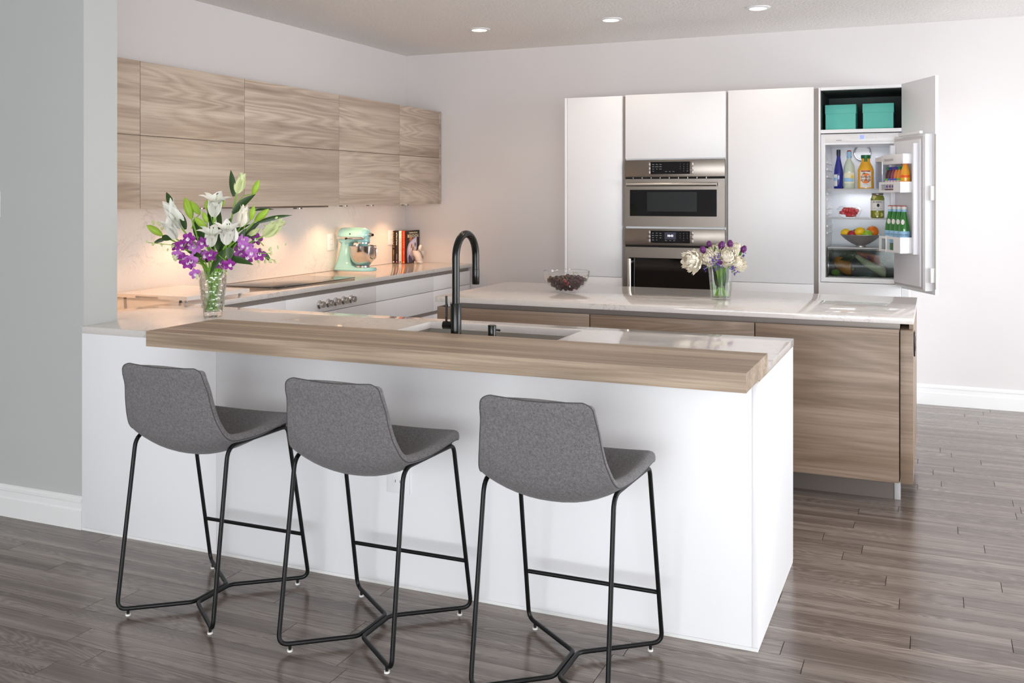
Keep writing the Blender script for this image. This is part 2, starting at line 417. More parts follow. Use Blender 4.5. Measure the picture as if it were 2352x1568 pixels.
# ================================================================== peninsula
PX0, PX1, PY0, PY1 = PART_X+0.002, -0.531, 3.277, 4.150
ZT, TH = 0.913, 0.030
pen = thing('peninsula_base', 'white gloss peninsula base panels below the timber breakfast bar', 'cabinet', ((PX0+PX1)/2, (PY0+PY1)/2, 0))
SEAM = ony(497, 900, PY0).x
box('front_panel', M['white'], PX0, SEAM-0.0008, PY0, PY0+0.02, 0.012, ZT-TH, pen, 0.0008)
box('front_panel', M['white'], SEAM+0.0008, PX1-0.0205, PY0, PY0+0.02, 0.012, ZT-TH, pen, 0.0008)
box('end_panel', M['white'], PX1-0.020, PX1, PY0, PY1-0.008, 0.012, ZT-TH, pen, 0.0008)
box('rear_panel', M['white'], -3.64, PX1-0.021, PY1-0.04, PY1-0.02, 0.10, ZT-TH-0.035, pen)
B().box(PX0, PX1-0.001, PY0+0.0005, PY0+0.019, 0, 0.0115).box(PX1-0.019, PX1-0.001, PY0+0.02, PY1-0.01, 0, 0.0115).build('base_strip', M['trimw'], pen)
# L-shaped worktop with the sink cut-out
LX = -3.667     # front edge of the run along the left wall
SX0, SX1, SY0, SY1 = -2.155, -1.408, 3.610, 4.042
zb = ZT-TH
wt = thing('l_shaped_worktop', 'white quartz worktop running from the left wall along the peninsula', 'worktop', (-3.0, 3.9, zb))
wb = B()
def grid_slab(b_, xsv, ysv, keep, z0, z1):
    nx, ny = len(xsv), len(ysv); V = {}; vs = []; fs = []
    def vid(i, j, k):
        if (i,j,k) not in V: V[(i,j,k)] = len(vs); vs.append((xsv[i], ysv[j], (z0,z1)[k]))
        return V[(i,j,k)]
    K = lambda i, j: 0 <= i < nx-1 and 0 <= j < ny-1 and keep(i, j)
    for i in range(nx-1):
        for j in range(ny-1):
            if not K(i,j): continue
            fs.append((vid(i,j,1),vid(i+1,j,1),vid(i+1,j+1,1),vid(i,j+1,1))); fs.append((vid(i,j,0),vid(i,j+1,0),vid(i+1,j+1,0),vid(i+1,j,0)))
            if not K(i-1,j): fs.append((vid(i,j,0),vid(i,j,1),vid(i,j+1,1),vid(i,j+1,0)))
            if not K(i+1,j): fs.append((vid(i+1,j,0),vid(i+1,j+1,0),vid(i+1,j+1,1),vid(i+1,j,1)))
            if not K(i,j-1): fs.append((vid(i,j,0),vid(i+1,j,0),vid(i+1,j,1),vid(i,j,1)))
            if not K(i,j+1): fs.append((vid(i,j+1,0),vid(i,j+1,1),vid(i+1,j+1,1),vid(i+1,j+1,0)))
    return b_.add(vs, fs)
gx = [XL+0.001, LX, PX0, SX0, SX1, PX1+0.001]; gy = [PY0-0.001, PART_Y1+0.001, SY0, SY1, PY1+0.006, YB-0.001]
def keep(i, j):
    if j == 0: return i >= 2
    if j == 4: return i == 0
    if j == 2: return i != 3
    return True
grid_slab(wb, gx, gy, keep, zb, ZT).build('slab', M['quartz'], wt, bev=0.0012)
# breakfast bar: thick timber slab notched over the worktop, with a lip covering its end
BY0, BY1, BZ0, BZ1, BX0, BX1 = 3.032, 3.452, 0.896, 0.957, -2.905, -0.5275
bar = thing('breakfast_bar', 'thick light timber breakfast bar overhanging the white peninsula', 'bar top', ((BX0+BX1)/2, (BY0+BY1)/2, BZ0))
B().box(BX0, BX1, BY0, PY0-0.002, BZ0, BZ1).box(BX0, BX1, PY0-0.002, BY1, ZT+0.0005, BZ1).box(PX1+0.0015, BX1, PY0-0.002, BY1, BZ0-0.006, ZT+0.0005).build('slab', M['wood_bar'], bar)
# outlet on the peninsula front
def outlet(name, label, c, right, up, w, h, m, slots=1, group=None, body=None):
    right = Vector(right); up = Vector(up); n = right.cross(up)
    Mx = Matrix((right, up, n)).transposed().to_4x4(); Mx.translation = Vector(c)
    t = thing(name, label, 'outlet', c, 0, group)
    B().box(-w/2, w/2, -h/2, h/2, 0.0008, 0.007).xf(Mx).build('cover_plate', m, t, bev=0.0015)
    B().box(-w*0.27, w*0.27, -h*0.3, h*0.3, 0.0072, 0.0085).xf(Mx).build('face', m, t, bev=0.0006)
    for sy in (-0.16, 0.16):
        for sx in (-0.1, 0.1): B().box(w*sx-0.001, w*sx+0.001, h*sy-0.005, h*sy+0.005, 0.0086, 0.009).xf(Mx).build('slot', M['dark_gap'], t)
    return t
p = ony(916, 1090, PY0)
outlet('power_outlet', 'white outlet plate on the peninsula front behind the middle stool', (p.x, PY0, 0.43), (1,0,0), (0,0,1), 0.10, 0.135, M['plastic_white'])
# switch plate on the partition, mostly cut by the frame edge
t = thing('light_switch', 'white switch plate on the grey partition wall', 'switch', (ony(0,473,PART_Y0).x-0.032, PART_Y0, 1.46))
q = t.location; B().box(q.x-0.037, q.x+0.037, PART_Y0-0.006, PART_Y0-0.0005, q.z-0.06, q.z+0.06).build('cover_plate', M['plastic_white'], t, bev=0.0015)
B().box(q.x-0.015, q.x+0.015, PART_Y0-0.010, PART_Y0-0.0062, q.z-0.03, q.z+0.03).build('rocker', M['plastic_white'], t, bev=0.001)

# sink, faucet, soap dispenser
sink = thing('undermount_sink', 'stainless steel undermount sink set in the peninsula worktop', 'sink', ((SX0+SX1)/2, (SY0+SY1)/2, 0.70))
sb = B(); e = 0.006; zz = ZT-TH-0.001; d0 = 0.69
sb.box(SX0-e-0.002, SX0-e, SY0-e, SY1+e, d0, zz).box(SX1+e, SX1+e+0.002, SY0-e, SY1+e, d0, zz).box(SX0-e, SX1+e, SY0-e-0.002, SY0-e, d0, zz).box(SX0-e, SX1+e, SY1+e, SY1+e+0.002, d0, zz).box(SX0-e, SX1+e, SY0-e, SY1+e, d0-0.002, d0)
sb.build('basin', M['steel_sink'], sink)
B().lathe([(0,0.0),(0.04,0.0),(0.045,0.004),(0.04,0.006),(0.0,0.003)], ((SX0+SX1)/2, (SY0+SY1)/2+0.05, d0+0.0005)).build('drain', M['chrome'], sink, True)
FY = 3.545; FX = ony(1047, 720, FY).x
fa = thing('kitchen_faucet', 'tall matte black gooseneck faucet with side lever beside the sink', 'faucet', (FX, FY, ZT))
B().lathe([(0,0),(0.024,0),(0.024,0.003),(0.0225,0.004),(0.0225,0.150),(0.0215,0.152),(0.0,0.152)], (FX,FY,ZT+0.0005)).build('body', M['black_satin'], fa, True)
zt = 1.358-0.016; rad = 0.093; pts = [(FX,FY,ZT+0.15),(FX,FY,zt-rad-0.12)] + [(FX, FY+rad-rad*math.cos(a), zt-rad+rad*math.sin(a)) for a in [PI*i/16 for i in range(17)]] + [(FX,FY+2*rad,1.19)]
B().tube(pts, 0.0155, 20).build('spout', M['black_satin'], fa, True)
B().lathe([(0,0),(0.0150,0),(0.0160,0.002),(0.0160,0.062),(0.0155,0.064),(0,0.064)], (FX,FY+2*rad,1.127)).build('spray_head', M['black_satin'], fa, True)
B().tube([(FX-0.018,FY,ZT+0.062),(FX-0.055,FY,ZT+0.062)], 0.0165, 20).build('lever_hub', M['black_satin'], fa, True)
B().tube([(FX-0.043,FY,ZT+0.075),(FX-0.043,FY,ZT+0.181)], 0.0045, 10).build('lever', M['black_satin'], fa, True)
q = ony(1130, 760, FY+0.02)
so = thing('soap_dispenser', 'short black soap dispenser with angled nozzle beside the faucet', 'dispenser', (q.x, FY+0.02, ZT))
B().lathe([(0,0),(0.022,0),(0.022,0.004),(0.013,0.006),(0.013,0.016),(0.0165,0.018),(0.0165,0.068),(0.0155,0.070),(0,0.070)], (q.x,FY+0.02,ZT+0.0005)).build('pump_body', M['black_satin'], so, True)
B().tube([(q.x+0.005,FY+0.024,ZT+0.052),(q.x+0.016,FY+0.06,ZT+0.045)], 0.0045, 8).build('nozzle', M['black_satin'], so, True)

# ================================================================== base cabinets along the left wall
seams = [PY1+0.02, 5.014, 6.085, 6.965, YB-0.02]
labs = ['white base cabinet in the corner behind the tall vase', 'white cooktop base cabinet with five round control knobs', 'white handleless drawer cabinet below the stand mixer', 'white narrow drawer cabinet below the cookbooks in the corner']
CF = LX-0.018
for i in range(4):
    ya, yb = seams[i]+0.0012, seams[i+1]-0.0012
    t = thing('base_cabinet', labs[i], 'cabinet', ((XL+CF)/2, (ya+yb)/2, 0))
    box('body', M['white'], XL+0.002, CF-0.05, ya, yb, 0.10, ZT-TH-0.001, t)
    box('toe_kick', M['toe'], CF-0.075, CF-0.06, ya, yb, 0.0, 0.099, t)
    box('grip_channel', M['taupe'], CF-0.049, CF-0.02, ya, yb, 0.847, ZT-TH-0.002, t)
    d1 = box('drawer', M['white'], CF-0.02, CF, ya, yb, 0.737, 0.852, t, 0.001)
    box('drawer', M['white'], CF-0.02, CF, ya, yb, 0.575, 0.733, t, 0.001)
    box('grip_channel', M['taupe'], CF-0.049, CF-0.02, ya, yb, 0.53, 0.574, t)
    box('drawer', M['white'], CF-0.02, CF, ya, yb, 0.105, 0.545, t, 0.001)
    box('shadow_gap', M['dark_gap'], CF-0.045, CF-0.0215, ya, yb, 0.73, 0.74, t)
    if i == 1:
        for (u, v) in [(733,698),(753,695),(770,692),(788,689),(805,686)]:
            ky = onx(u, v, CF).y
            Mx = Matrix.Rotation(PI/2, 3, 'Y')
            kb = B().lathe([(0,0.0005),(0.0285,0.0005),(0.0285,0.006),(0.021,0.014),(0,0.014)], (CF,ky,0.79), 24, Mx).build('control_knob', M['chrome'], t, True)
            B().lathe([(0,0.0142),(0.0185,0.0142),(0.021,0.016),(0.021,0.038),(0.0195,0.040),(0,0.040)], (CF,ky,0.79), 24, Mx).build('grip', M['steel_light'], kb, True)
# splash back
tag(box('backsplash', M['quartz_wall'], XL+0.0005, XL+0.006, PART_Y1+0.002, YB-0.002, ZT+0.0005, 1.427), 'white veined quartz splashback behind the left counter', 'backsplash')
# cooktop
ck = thing('cooktop', 'flush dark glass induction cooktop in the left counter', 'cooktop', (-4.0, 5.56, ZT))
box('glass_plate', M['black_glass'], -4.245, -3.80, 5.10, 5.99, ZT+0.0004, ZT+0.0045, ck, 0.0015)
def ring(b_, c, r, w, z):
    n = 40; V = []; 
    for k in range(n):
        a = 2*PI*k/n; V += [(c[0]+r*math.cos(a), c[1]+r*math.sin(a), z), (c[0]+(r+w)*math.cos(a), c[1]+(r+w)*math.sin(a), z)]
    return b_.add(V, [(2*k, 2*k+1, (2*k+3)%(2*n), (2*k+2)%(2*n)) for k in range(n)])
for c, r in [((-4.10,5.32),0.09),((-3.93,5.30),0.07),((-4.05,5.56),0.11),((-4.10,5.80),0.08),((-3.92,5.80),0.09)]:
    ring(B(), c, r, 0.0015, ZT+0.0048).build('burner_ring', M['plastic_grey'], ck)
# raised quartz serving board with cut grip
cb = thing('quartz_board', 'white quartz board on small feet beside the tall vase', 'board', (-4.0, 4.46, ZT))
bx0,bx1,by0,by1 = -4.262,-3.738,4.205,4.735; bz=0.014
bb = B().box(bx0,bx1,by0+0.03,by1,ZT+bz,ZT+bz+0.021).box(bx0,bx0+0.155,by0,by0+0.03,ZT+bz,ZT+bz+0.021).box(bx0+0.32,bx1,by0,by0+0.03,ZT+bz,ZT+bz+0.021).box(bx0+0.155,bx0+0.32,by0,by0+0.03,ZT+bz+0.012,ZT+bz+0.021)
bb.build('slab', M['quartz'], cb)
for fx in (bx0+0.04, bx1-0.04):
    for fy in (by0+0.04, by1-0.04): B().lathe([(0,0.0005),(0.008,0.0005),(0.009,bz-0.0005),(0,bz-0.0005)], (fx,fy,ZT), 16).build('foot', M['plastic_grey'], cb, True)
# outlets on the splashback
for (u, v0, v1, lab) in [(758.5,537,575,'white outlet plate on the splashback left of the stand mixer'),(897,530,563,'white outlet plate on the splashback behind the cookbooks')]:
    c = onx(u, (v0+v1)/2, XL+0.006)
    outlet('power_outlet', lab, (XL+0.006, c.y, 1.138), (0,1,0), (0,0,1), 0.098, 0.128, M['plastic_white'])

# ================================================================== upper cabinets
UX = -3.974; UZ0, UZ1, UZM = 1.428, 2.233, 1.828
useams = [PART_Y1+0.004, 4.105, 4.985, 6.048, 6.930, YB-0.012]
ulab = ['wood-look wall cabinet column half hidden by the partition', 'wide wood-look wall cabinet column above the tall lilies', 'wide wood-look wall cabinet column above the cooktop', 'medium wood-look wall cabinet column above the stand mixer', 'narrow wood-look wall cabinet column in the room corner']
for i in range(5):
    ya, yb = useams[i], useams[i+1]
    t = thing('wall_cabinet', ulab[i], 'cabinet', ((XL+UX)/2, (ya+yb)/2, UZ0))
    box('body', M['wood_y'], XL+0.002, UX-0.023, ya+0.0005, yb-0.0005, UZ0, UZ1-0.001, t)
    g = 0.0018
    box('door', M['wood_y'], UX-0.020, UX, ya+g, yb-g-(0.028 if i == 4 else 0), UZ0, UZM-g, t, 0.0008)
    box('door', M['wood_y'], UX-0.020, UX, ya+g, yb-g-(0.028 if i == 4 else 0), UZM+g, UZ1, t, 0.0008)
    if i == 4: box('end_panel', M['wood_y'], UX-0.022, UX, yb-0.026, yb, UZ0, UZ1, t, 0.0008)
    if i == 2: box('hood_insert', M['steel'], XL+0.08, UX-0.05, ya+0.06, yb-0.06, UZ0-0.012, UZ0-0.0005, t, 0.002)
def light(name, kind, loc, energy, color, parent=None, **k):
    d = bpy.data.lights.new(name, kind); d.energy = energy; d.color = color
    for a, b_ in k.items(): setattr(d, a, b_)
    o = bpy.data.objects.new(name, d); COL.objects.link(o)
    if parent is not None:
        o.parent = parent; o.location = Vector(loc) - Vector(parent.location)
    else: o.location = loc
    return o
WARM = (1.0, 0.56, 0.28)
plab = ['beside the partition wall','above the quartz board','above the cooktop in the hood insert','above the splashback outlet','above the stand mixer','above the cookbooks']
for k, py in enumerate([3.95, 4.72, 5.72, 6.30, 6.68, 7.24]):
    pl = thing('puck_light', 'small warm puck light under the wall cabinets ' + plab[k], 'light', (XL+0.235, py, UZ0), 0, 'puck lights under the wall cabinets')
    dz = -0.0125 if k == 2 else 0
    B().lathe([(0,-0.0005),(0.032,-0.0005),(0.032,-0.010),(0.026,-0.011),(0.024,-0.007),(0,-0.007)], (XL+0.235,py,UZ0+dz)).build('housing', M['steel'], pl, True)
    B().lathe([(0,-0.0075),(0.0235,-0.0075),(0.0235,-0.009),(0,-0.009)], (XL+0.235,py,UZ0+dz)).build('lens', M['puck'], pl)
    light('puck_lamp', 'SPOT', (XL+0.235,py,UZ0-0.02+dz), 9.5, WARM, pl, spot_size=R(128), spot_blend=0.75, shadow_soft_size=0.02)
# ================================================================== ceiling lights
for (u, v, lab) in [(1101,67,'round recessed ceiling light nearest the left room corner'),(1403,44,'round recessed ceiling light above the narrow pantry cabinet'),(1741,17,'round recessed ceiling light above the wide pantry cabinet'),(2275,-8,'round recessed ceiling light beyond the fridge door, mostly out of view'),(-3.1,4.5,'added unseen recessed ceiling light above the tall lilies'),(-2.1,4.5,'added unseen recessed ceiling light above the sink'),(-1.07,4.5,'added unseen recessed ceiling light above the open end of the peninsula')]:  # last three are unseen cans added to brighten the drawers and counters
    c = onz(u, v, ZC) if u > 0 else Vector((u, v, ZC))
    t = thing('recessed_light', lab, 'ceiling light', (c.x, c.y, ZC))
    B().lathe([(0.058,-0.0005),(0.080,-0.0005),(0.080,-0.004),(0.060,-0.010),(0.056,-0.010),(0.055,-0.002)], (c.x,c.y,ZC), 40).build('trim_ring', M['white'], t, True)
    B().lathe([(0,-0.001),(0.055,-0.001),(0.053,-0.006),(0,-0.006)], (c.x,c.y,ZC), 40).build('lens', M['lamp'], t)
    light('recessed_lamp', 'SPOT', (c.x,c.y,ZC-0.03), 6.0 if u > 0 else 11.0, (1.0,0.80,0.58), t, spot_size=R(130), spot_blend=0.6, shadow_soft_size=0.05)

# ================================================================== island
IY0, IY1, IX0, IX1 = 5.066, 6.115, -2.672, -0.090
IF = IY0+0.018
tag(B().box(IX0, IX1, IY0, IY1, zb, ZT).build('island_worktop', M['quartz'], bev=0.0012), 'long white quartz worktop on the wood-look island', 'worktop')
ixs = [IX0+0.004, ony(1354.5,717,IF).x, ony(1733.5,737,IF).x, ony(2066.5,751,IF).x]
il = ['wood-look island cabinet with drawer front beside the black faucet', 'wood-look island cabinet with drawer front between two narrow gaps', 'wood-look island cabinet with tall front facing the peninsula end']
for i in range(3):
    xa, xb = ixs[i]+0.0025, ixs[i+1]-0.0025
    t = thing('island_cabinet', il[i], 'cabinet', ((xa+xb)/2, (IY0+IY1)/2, 0))
    ba, bb_ = ixs[i]+0.0002, ixs[i+1]-0.0002
    box('body', M['taupe'], ba+(0.06 if i == 0 else 0), bb_, IF+0.05, IY1-0.03, 0.112, zb-0.001, t)
    box('front', M['wood_x'], xa, xb, IF, IF+0.02, 0.112, 0.852, t, 0.0012)
    box('carcass_edge', M['dark_gap'], ba, bb_, IF+0.0205, IF+0.049, 0.112, 0.835, t)
    box('toe_kick', M['toe'], ba, bb_-(0.03 if i == 2 else 0), 5.20, 5.215, 0.0, 0.111, t)
    if i == 0: box('side_panel', M['wood_x'], IX0+0.003, IX0+0.023, IF+0.0205, IY1-0.03, 0.112, 0.852, t)
    if i == 0: box('end_post', M['white'], IX0+0.062, IX0+0.075, IF+0.03, IF+0.049, 0.853, zb-0.001, t)
t = thing('island_end_panel', 'slim wood-look panel closing the right end of the island', 'panel', (ixs[3]+0.03, (IY0+IY1)/2, 0))
box('panel', M['wood_x'], ixs[3]+0.0025, IX1-0.003, IF, IY1-0.02, 0.112, 0.852, t, 0.0012)
box('panel_top', M['wood_x'], IX1-0.022, IX1-0.003, IF+0.04, IY1-0.02, 0.8525, zb-0.001, t)
B().box(ixs[3]-0.028, ixs[3]+0.0, 5.197, 5.225, 0.0, 0.111).build('foot', M['plastic_grey'], t, bev=0.001)
c = onx(2104, 775, IX1-0.003)
outlet('power_outlet', 'black outlet plate on the right end of the island', (IX1-0.0025, 5.20, 0.775), (0,1,0), (0,0,1), 0.075, 0.118, M['black_satin'])
# ================================================================== bar stools
def shell_rows():
    cen = [(-.275,.906),(-.268,.862),(-.258,.82),(-.245,.765),(-.231,.715),(-.214,.662),(-.188,.618),(-.148,.586),(-.095,.570),(-.03,.568),(.03,.578),(.085,.598),(.135,.625),(.165,.640),(.183,.643)]
    edg = [(-.263,.908),(-.256,.870),(-.240,.83),(-.231,.78),(-.220,.735),(-.208,.706),(-.190,.674),(-.158,.651),(-.105,.646),(-.045,.645),(.02,.648),(.075,.653),(.122,.657),(.150,.655),(.166,.650)]
    hw = [.176,.182,.187,.194,.201,.208,.216,.223,.230,.236,.241,.244,.246,.246,.245]
    return cen, edg, hw
def interp(tab, t):
    n = len(tab)-1; x = max(0.0, min(n-1e-6, t*n)); i = int(x); f = x-i
    g = lambda k: tab[max(0, min(n, k))]
    def cr(a,b,c,d): return 0.5*((2*b)+(c-a)*f+(2*a-5*b+4*c-d)*f*f+(-a+3*b-3*c+d)*f**3)
    if isinstance(tab[0], tuple): return tuple(cr(g(i-1)[k],g(i)[k],g(i+1)[k],g(i+2)[k]) for k in range(2))
    return cr(g(i-1),g(i),g(i+1),g(i+2))
def shell_point(t, s):
    cen, edg, hw = shell_rows(); c = interp(cen, t); e = interp(edg, t); w = interp(hw, t)
    k = abs(s)**2.25
    # rounded corners at both ends
    L = 0.86; r0 = 0.040; d = t*L
    cut = 0
    if d < r0: cut = r0 - math.sqrt(max(0, r0*r0-(r0-d)**2))
    d2 = (1-t)*L; r1 = 0.045
    if d2 < r1: cut = r1 - math.sqrt(max(0, r1*r1-(r1-d2)**2))
    return Vector((s*(w-cut), c[0]+(e[0]-c[0])*k, c[1]+(e[1]-c[1])*k))
def make_stool(loc, label):
    t0 = thing('bar_stool', label, 'stool', loc, 0, 'grey bar stools at the peninsula')
    nt, ns = 46, 24; G = []
    ts = [0,.0012,.004,.008,.014,.021,.030,.040,.048] + [0.048+(0.944-0.048)*i/34 for i in range(1,35)] + [.955,.966,.977,.987,.995,1.0]
    ss = [-1,-.985,-.955,-.91,-.85,-.75,-.62,-.48,-.32,-.16,0]; ss = ss + [-x for x in reversed(ss[:-1])]
    P = [[shell_point(t, s) for s in ss] for t in ts]; NT_, NS = len(ts), len(ss)
    N = [[None]*NS for _ in ts]
    for i in range(NT_):
        for j in range(NS):
            a = P[min(i+1,NT_-1)][j]-P[max(i-1,0)][j]; b_ = P[i][min(j+1,NS-1)]-P[i][max(j-1,0)]
            n = b_.cross(a); N[i][j] = -n.normalized() if n.length > 1e-12 else Vector((0,0,1))
    # make normals point to the sitter's side
    sgn = 1 if N[30][10].z > 0 else -1
    V = []; Fq = []
    def layer(fn): 
        base = len(V)
        for i in range(NT_):
            for j in range(NS): V.append(fn(i,j))
        return base
    th = 0.030
    def edge(i, j):
        de = min(min(1-abs(ss[j]),1)*0.21, ts[i]*0.86, (1-ts[i])*0.86); return max(0, min(1, de/0.020))
    lo = layer(lambda i,j: P[i][j] - N[i][j]*sgn*0.004*math.sqrt(1-(1-edge(i,j))**2))
    up = layer(lambda i,j: P[i][j] + N[i][j]*sgn*(0.012+ (th-0.012)*math.sqrt(1-(1-edge(i,j))**2)))
    for i in range(NT_-1):
        for j in range(NS-1):
            q = (i*NS+j, i*NS+j+1, (i+1)*NS+j+1, (i+1)*NS+j)
            Fq.append(tuple(lo+x for x in q)); Fq.append(tuple(up+x for x in reversed(q)))
    rim = [(0,j) for j in range(NS)] + [(i,NS-1) for i in range(1,NT_)] + [(NT_-1,j) for j in range(NS-2,-1,-1)] + [(i,0) for i in range(NT_-2,0,-1)]
    for k in range(len(rim)):
        a = rim[k][0]*NS+rim[k][1]; b_ = rim[(k+1)%len(rim)][0]*NS+rim[(k+1)%len(rim)][1]
        Fq.append((lo+a, up+a, up+b_, lo+b_))
    B().add(V, Fq).build('seat_shell', M['fabric'], t0, True, local=True, ang=75)
    # piping seam following the rim, a little inside it, on the outer side of the shell
    path = []
    for k, (i, j) in enumerate(rim):
        q = P[i][j]; c = P[max(3,min(NT_-4,i))][max(2,min(NS-3,j))]
        path.append(q*0.70+c*0.30 - N[i][j]*sgn*0.0025)
    B().tube(path, 0.0016, 6, closed=True).build('piping', M['piping'], t0, True, local=True)
    r = 0.0075
    for sgx in (-1, 1):
        Tf = (sgx*.228,.148,.634); Tr = (sgx*.208,-.166,.628); Br = (sgx*.214,-.252,.0245); Jr = (sgx*.0083,-.09,.0245); Jf = (sgx*.0083,.09,.0245); Bf = (sgx*.238,.270,.0245)
        loop = fillet([Tf,Tr,Br,Jr,Jf,Bf], [.03,.045,.035,.02,.02,.035], 6, closed=True)
        # six fillets of 7 points each: Tf 0-6, Tr 7-13, Br 14-20, Jr 21-27, Jf 28-34, Bf 35-41
        B().tube(loop[3:11], r, 10).build('seat_rail', M['black_metal'], t0, True, local=True)
        B().tube(loop[10:18], r, 10).build('leg', M['black_metal'], t0, True, local=True)
        B().tube(loop[17:39], r, 10).build('floor_runner', M['black_metal'], t0, True, local=True)
        B().tube(loop[38:]+loop[:4], r, 10).build('leg', M['black_metal'], t0, True, local=True)
        for (fx, fy) in ((sgx*.184,-.229),(sgx*.205,.244)):
            f = B().lathe([(0,0.0),(0.009,0.0),(0.0095,0.006),(0,0.006)], (fx,fy,0), 14).build('foot_pad', M['foot_white'], t0, True, local=True)
            B().lathe([(0,0.006),(0.005,0.006),(0.005,0.02),(0,0.02)], (fx,fy,0), 10).build('foot_stem', M['black_metal'], f, True, local=True)
    B().tube([(-.2275,.2375,.2),(.2275,.2375,.2)], r*0.95, 10).build('footrest', M['black_metal'], t0, True, local=True)
    return t0
st = make_stool((-2.463, 2.905, 0), 'grey felt bar stool with black wire legs closest to the partition wall')
copy_tree(st, (-1.765, 2.905, 0), None, 'grey felt bar stool with black wire legs between the other two stools')
copy_tree(st, (-1.0645, 2.905, 0), None, 'grey felt bar stool with black wire legs closest to the open end of the peninsula')

# ================================================================== tall cabinets
TF = 7.04; TFB = TF+0.02
px = lambda u, v: ony(u, v, TF)
TZ1 = 2.243
def tall(name, label, cat, xa, xb):
    t = thing(name, label, cat, ((xa+xb)/2, (TF+YB)/2, 0)); return t
xa, xb = px(1297,400).x, px(1429,400).x
t = tall('pantry_cabinet', 'narrow tall white pantry cabinet left of the ovens', 'cabinet', xa, xb)
box('side_panel', M['white'], xa, xa+0.018, TF, YB-0.002, 0.0, TZ1, t, 0.0008)
box('body', M['white'], xa+0.019, xb, TFB+0.002, YB-0.002, 0.0, TZ1, t)
ZS = px(1400,636).z
box('door', M['white'], xa+0.021, xb-0.001, TF, TFB, ZS+0.002, TZ1, t, 0.001); box('door', M['white'], xa+0.021, xb-0.001, TF, TFB, 0.10, ZS-0.002, t, 0.001)
def filler(x0, x1, lab):
    o = thing('vertical_channel', lab, 'channel', ((x0+x1)/2, TF+0.04, 0))
    box('profile', M['taupe'], x0+0.0006, x1-0.0006, TF+0.03, TF+0.07, 0.0, TZ1-0.002, o)
oa, ob = px(1436,400).x, px(1667,400).x
filler(xb, oa, 'taupe vertical grip channel between the narrow pantry and ovens')
t = tall('oven_housing', 'tall white cabinet housing the two built-in ovens', 'cabinet', oa, ob)
ZD = px(1550,364).z; Zm0 = px(1550,367).z; Zm1 = px(1550,520.5).z; Zo0 = px(1550,526).z; Zo1 = 0.52
box('side_panel', M['white'], oa, oa+0.016, TFB+0.002, YB-0.002, 0, TZ1, t); box('side_panel', M['white'], ob-0.016, ob, TFB+0.002, YB-0.002, 0, TZ1, t)
box('back_panel', M['white'], oa+0.017, ob-0.017, YB-0.02, YB-0.004, 0, TZ1, t)
box('shelf', M['white'], oa+0.017, ob-0.017, TFB+0.002, YB-0.021, Zm0+0.003, Zm0+0.02, t); box('shelf', M['white'], oa+0.017, ob-0.017, TF+0.004, YB-0.021, Zo0+0.001, Zm1-0.001, t)
box('top_panel', M['white'], oa+0.017, ob-0.017, TFB+0.002, YB-0.021, TZ1-0.02, TZ1, t); box('shelf', M['white'], oa+0.017, ob-0.017, TFB+0.002, YB-0.021, Zo1-0.03, Zo1-0.002, t)
box('door', M['white'], oa+0.001, ob-0.001, TF, TFB, ZD+0.002, TZ1+0.004, t, 0.001); box('drawer', M['white'], oa+0.001, ob-0.001, TF, TFB, 0.10, Zo1-0.003, t, 0.001)
pa, pb = px(1672,400).x, px(1869,400).x
filler(ob, pa, 'taupe vertical grip channel between the ovens and the wide pantry')
t = tall('pantry_cabinet', 'wide tall white pantry cabinet between the ovens and the fridge', 'cabinet', pa, pb)
box('body', M['white'], pa, pb, TFB+0.002, YB-0.002, 0.0, TZ1, t)
ZS2 = px(1770,649.5).z
box('door', M['white'], pa+0.001, pb-0.001, TF, TFB, ZS2+0.002, TZ1+0.006, t, 0.001); box('door', M['white'], pa+0.001, pb-0.001, TF, TFB, 0.10, ZS2-0.002, t, 0.001)
fa_, fb_ = px(1880,400).x, px(2073,400).x
filler(pb, fa_, 'taupe vertical grip channel between the wide pantry and fridge')

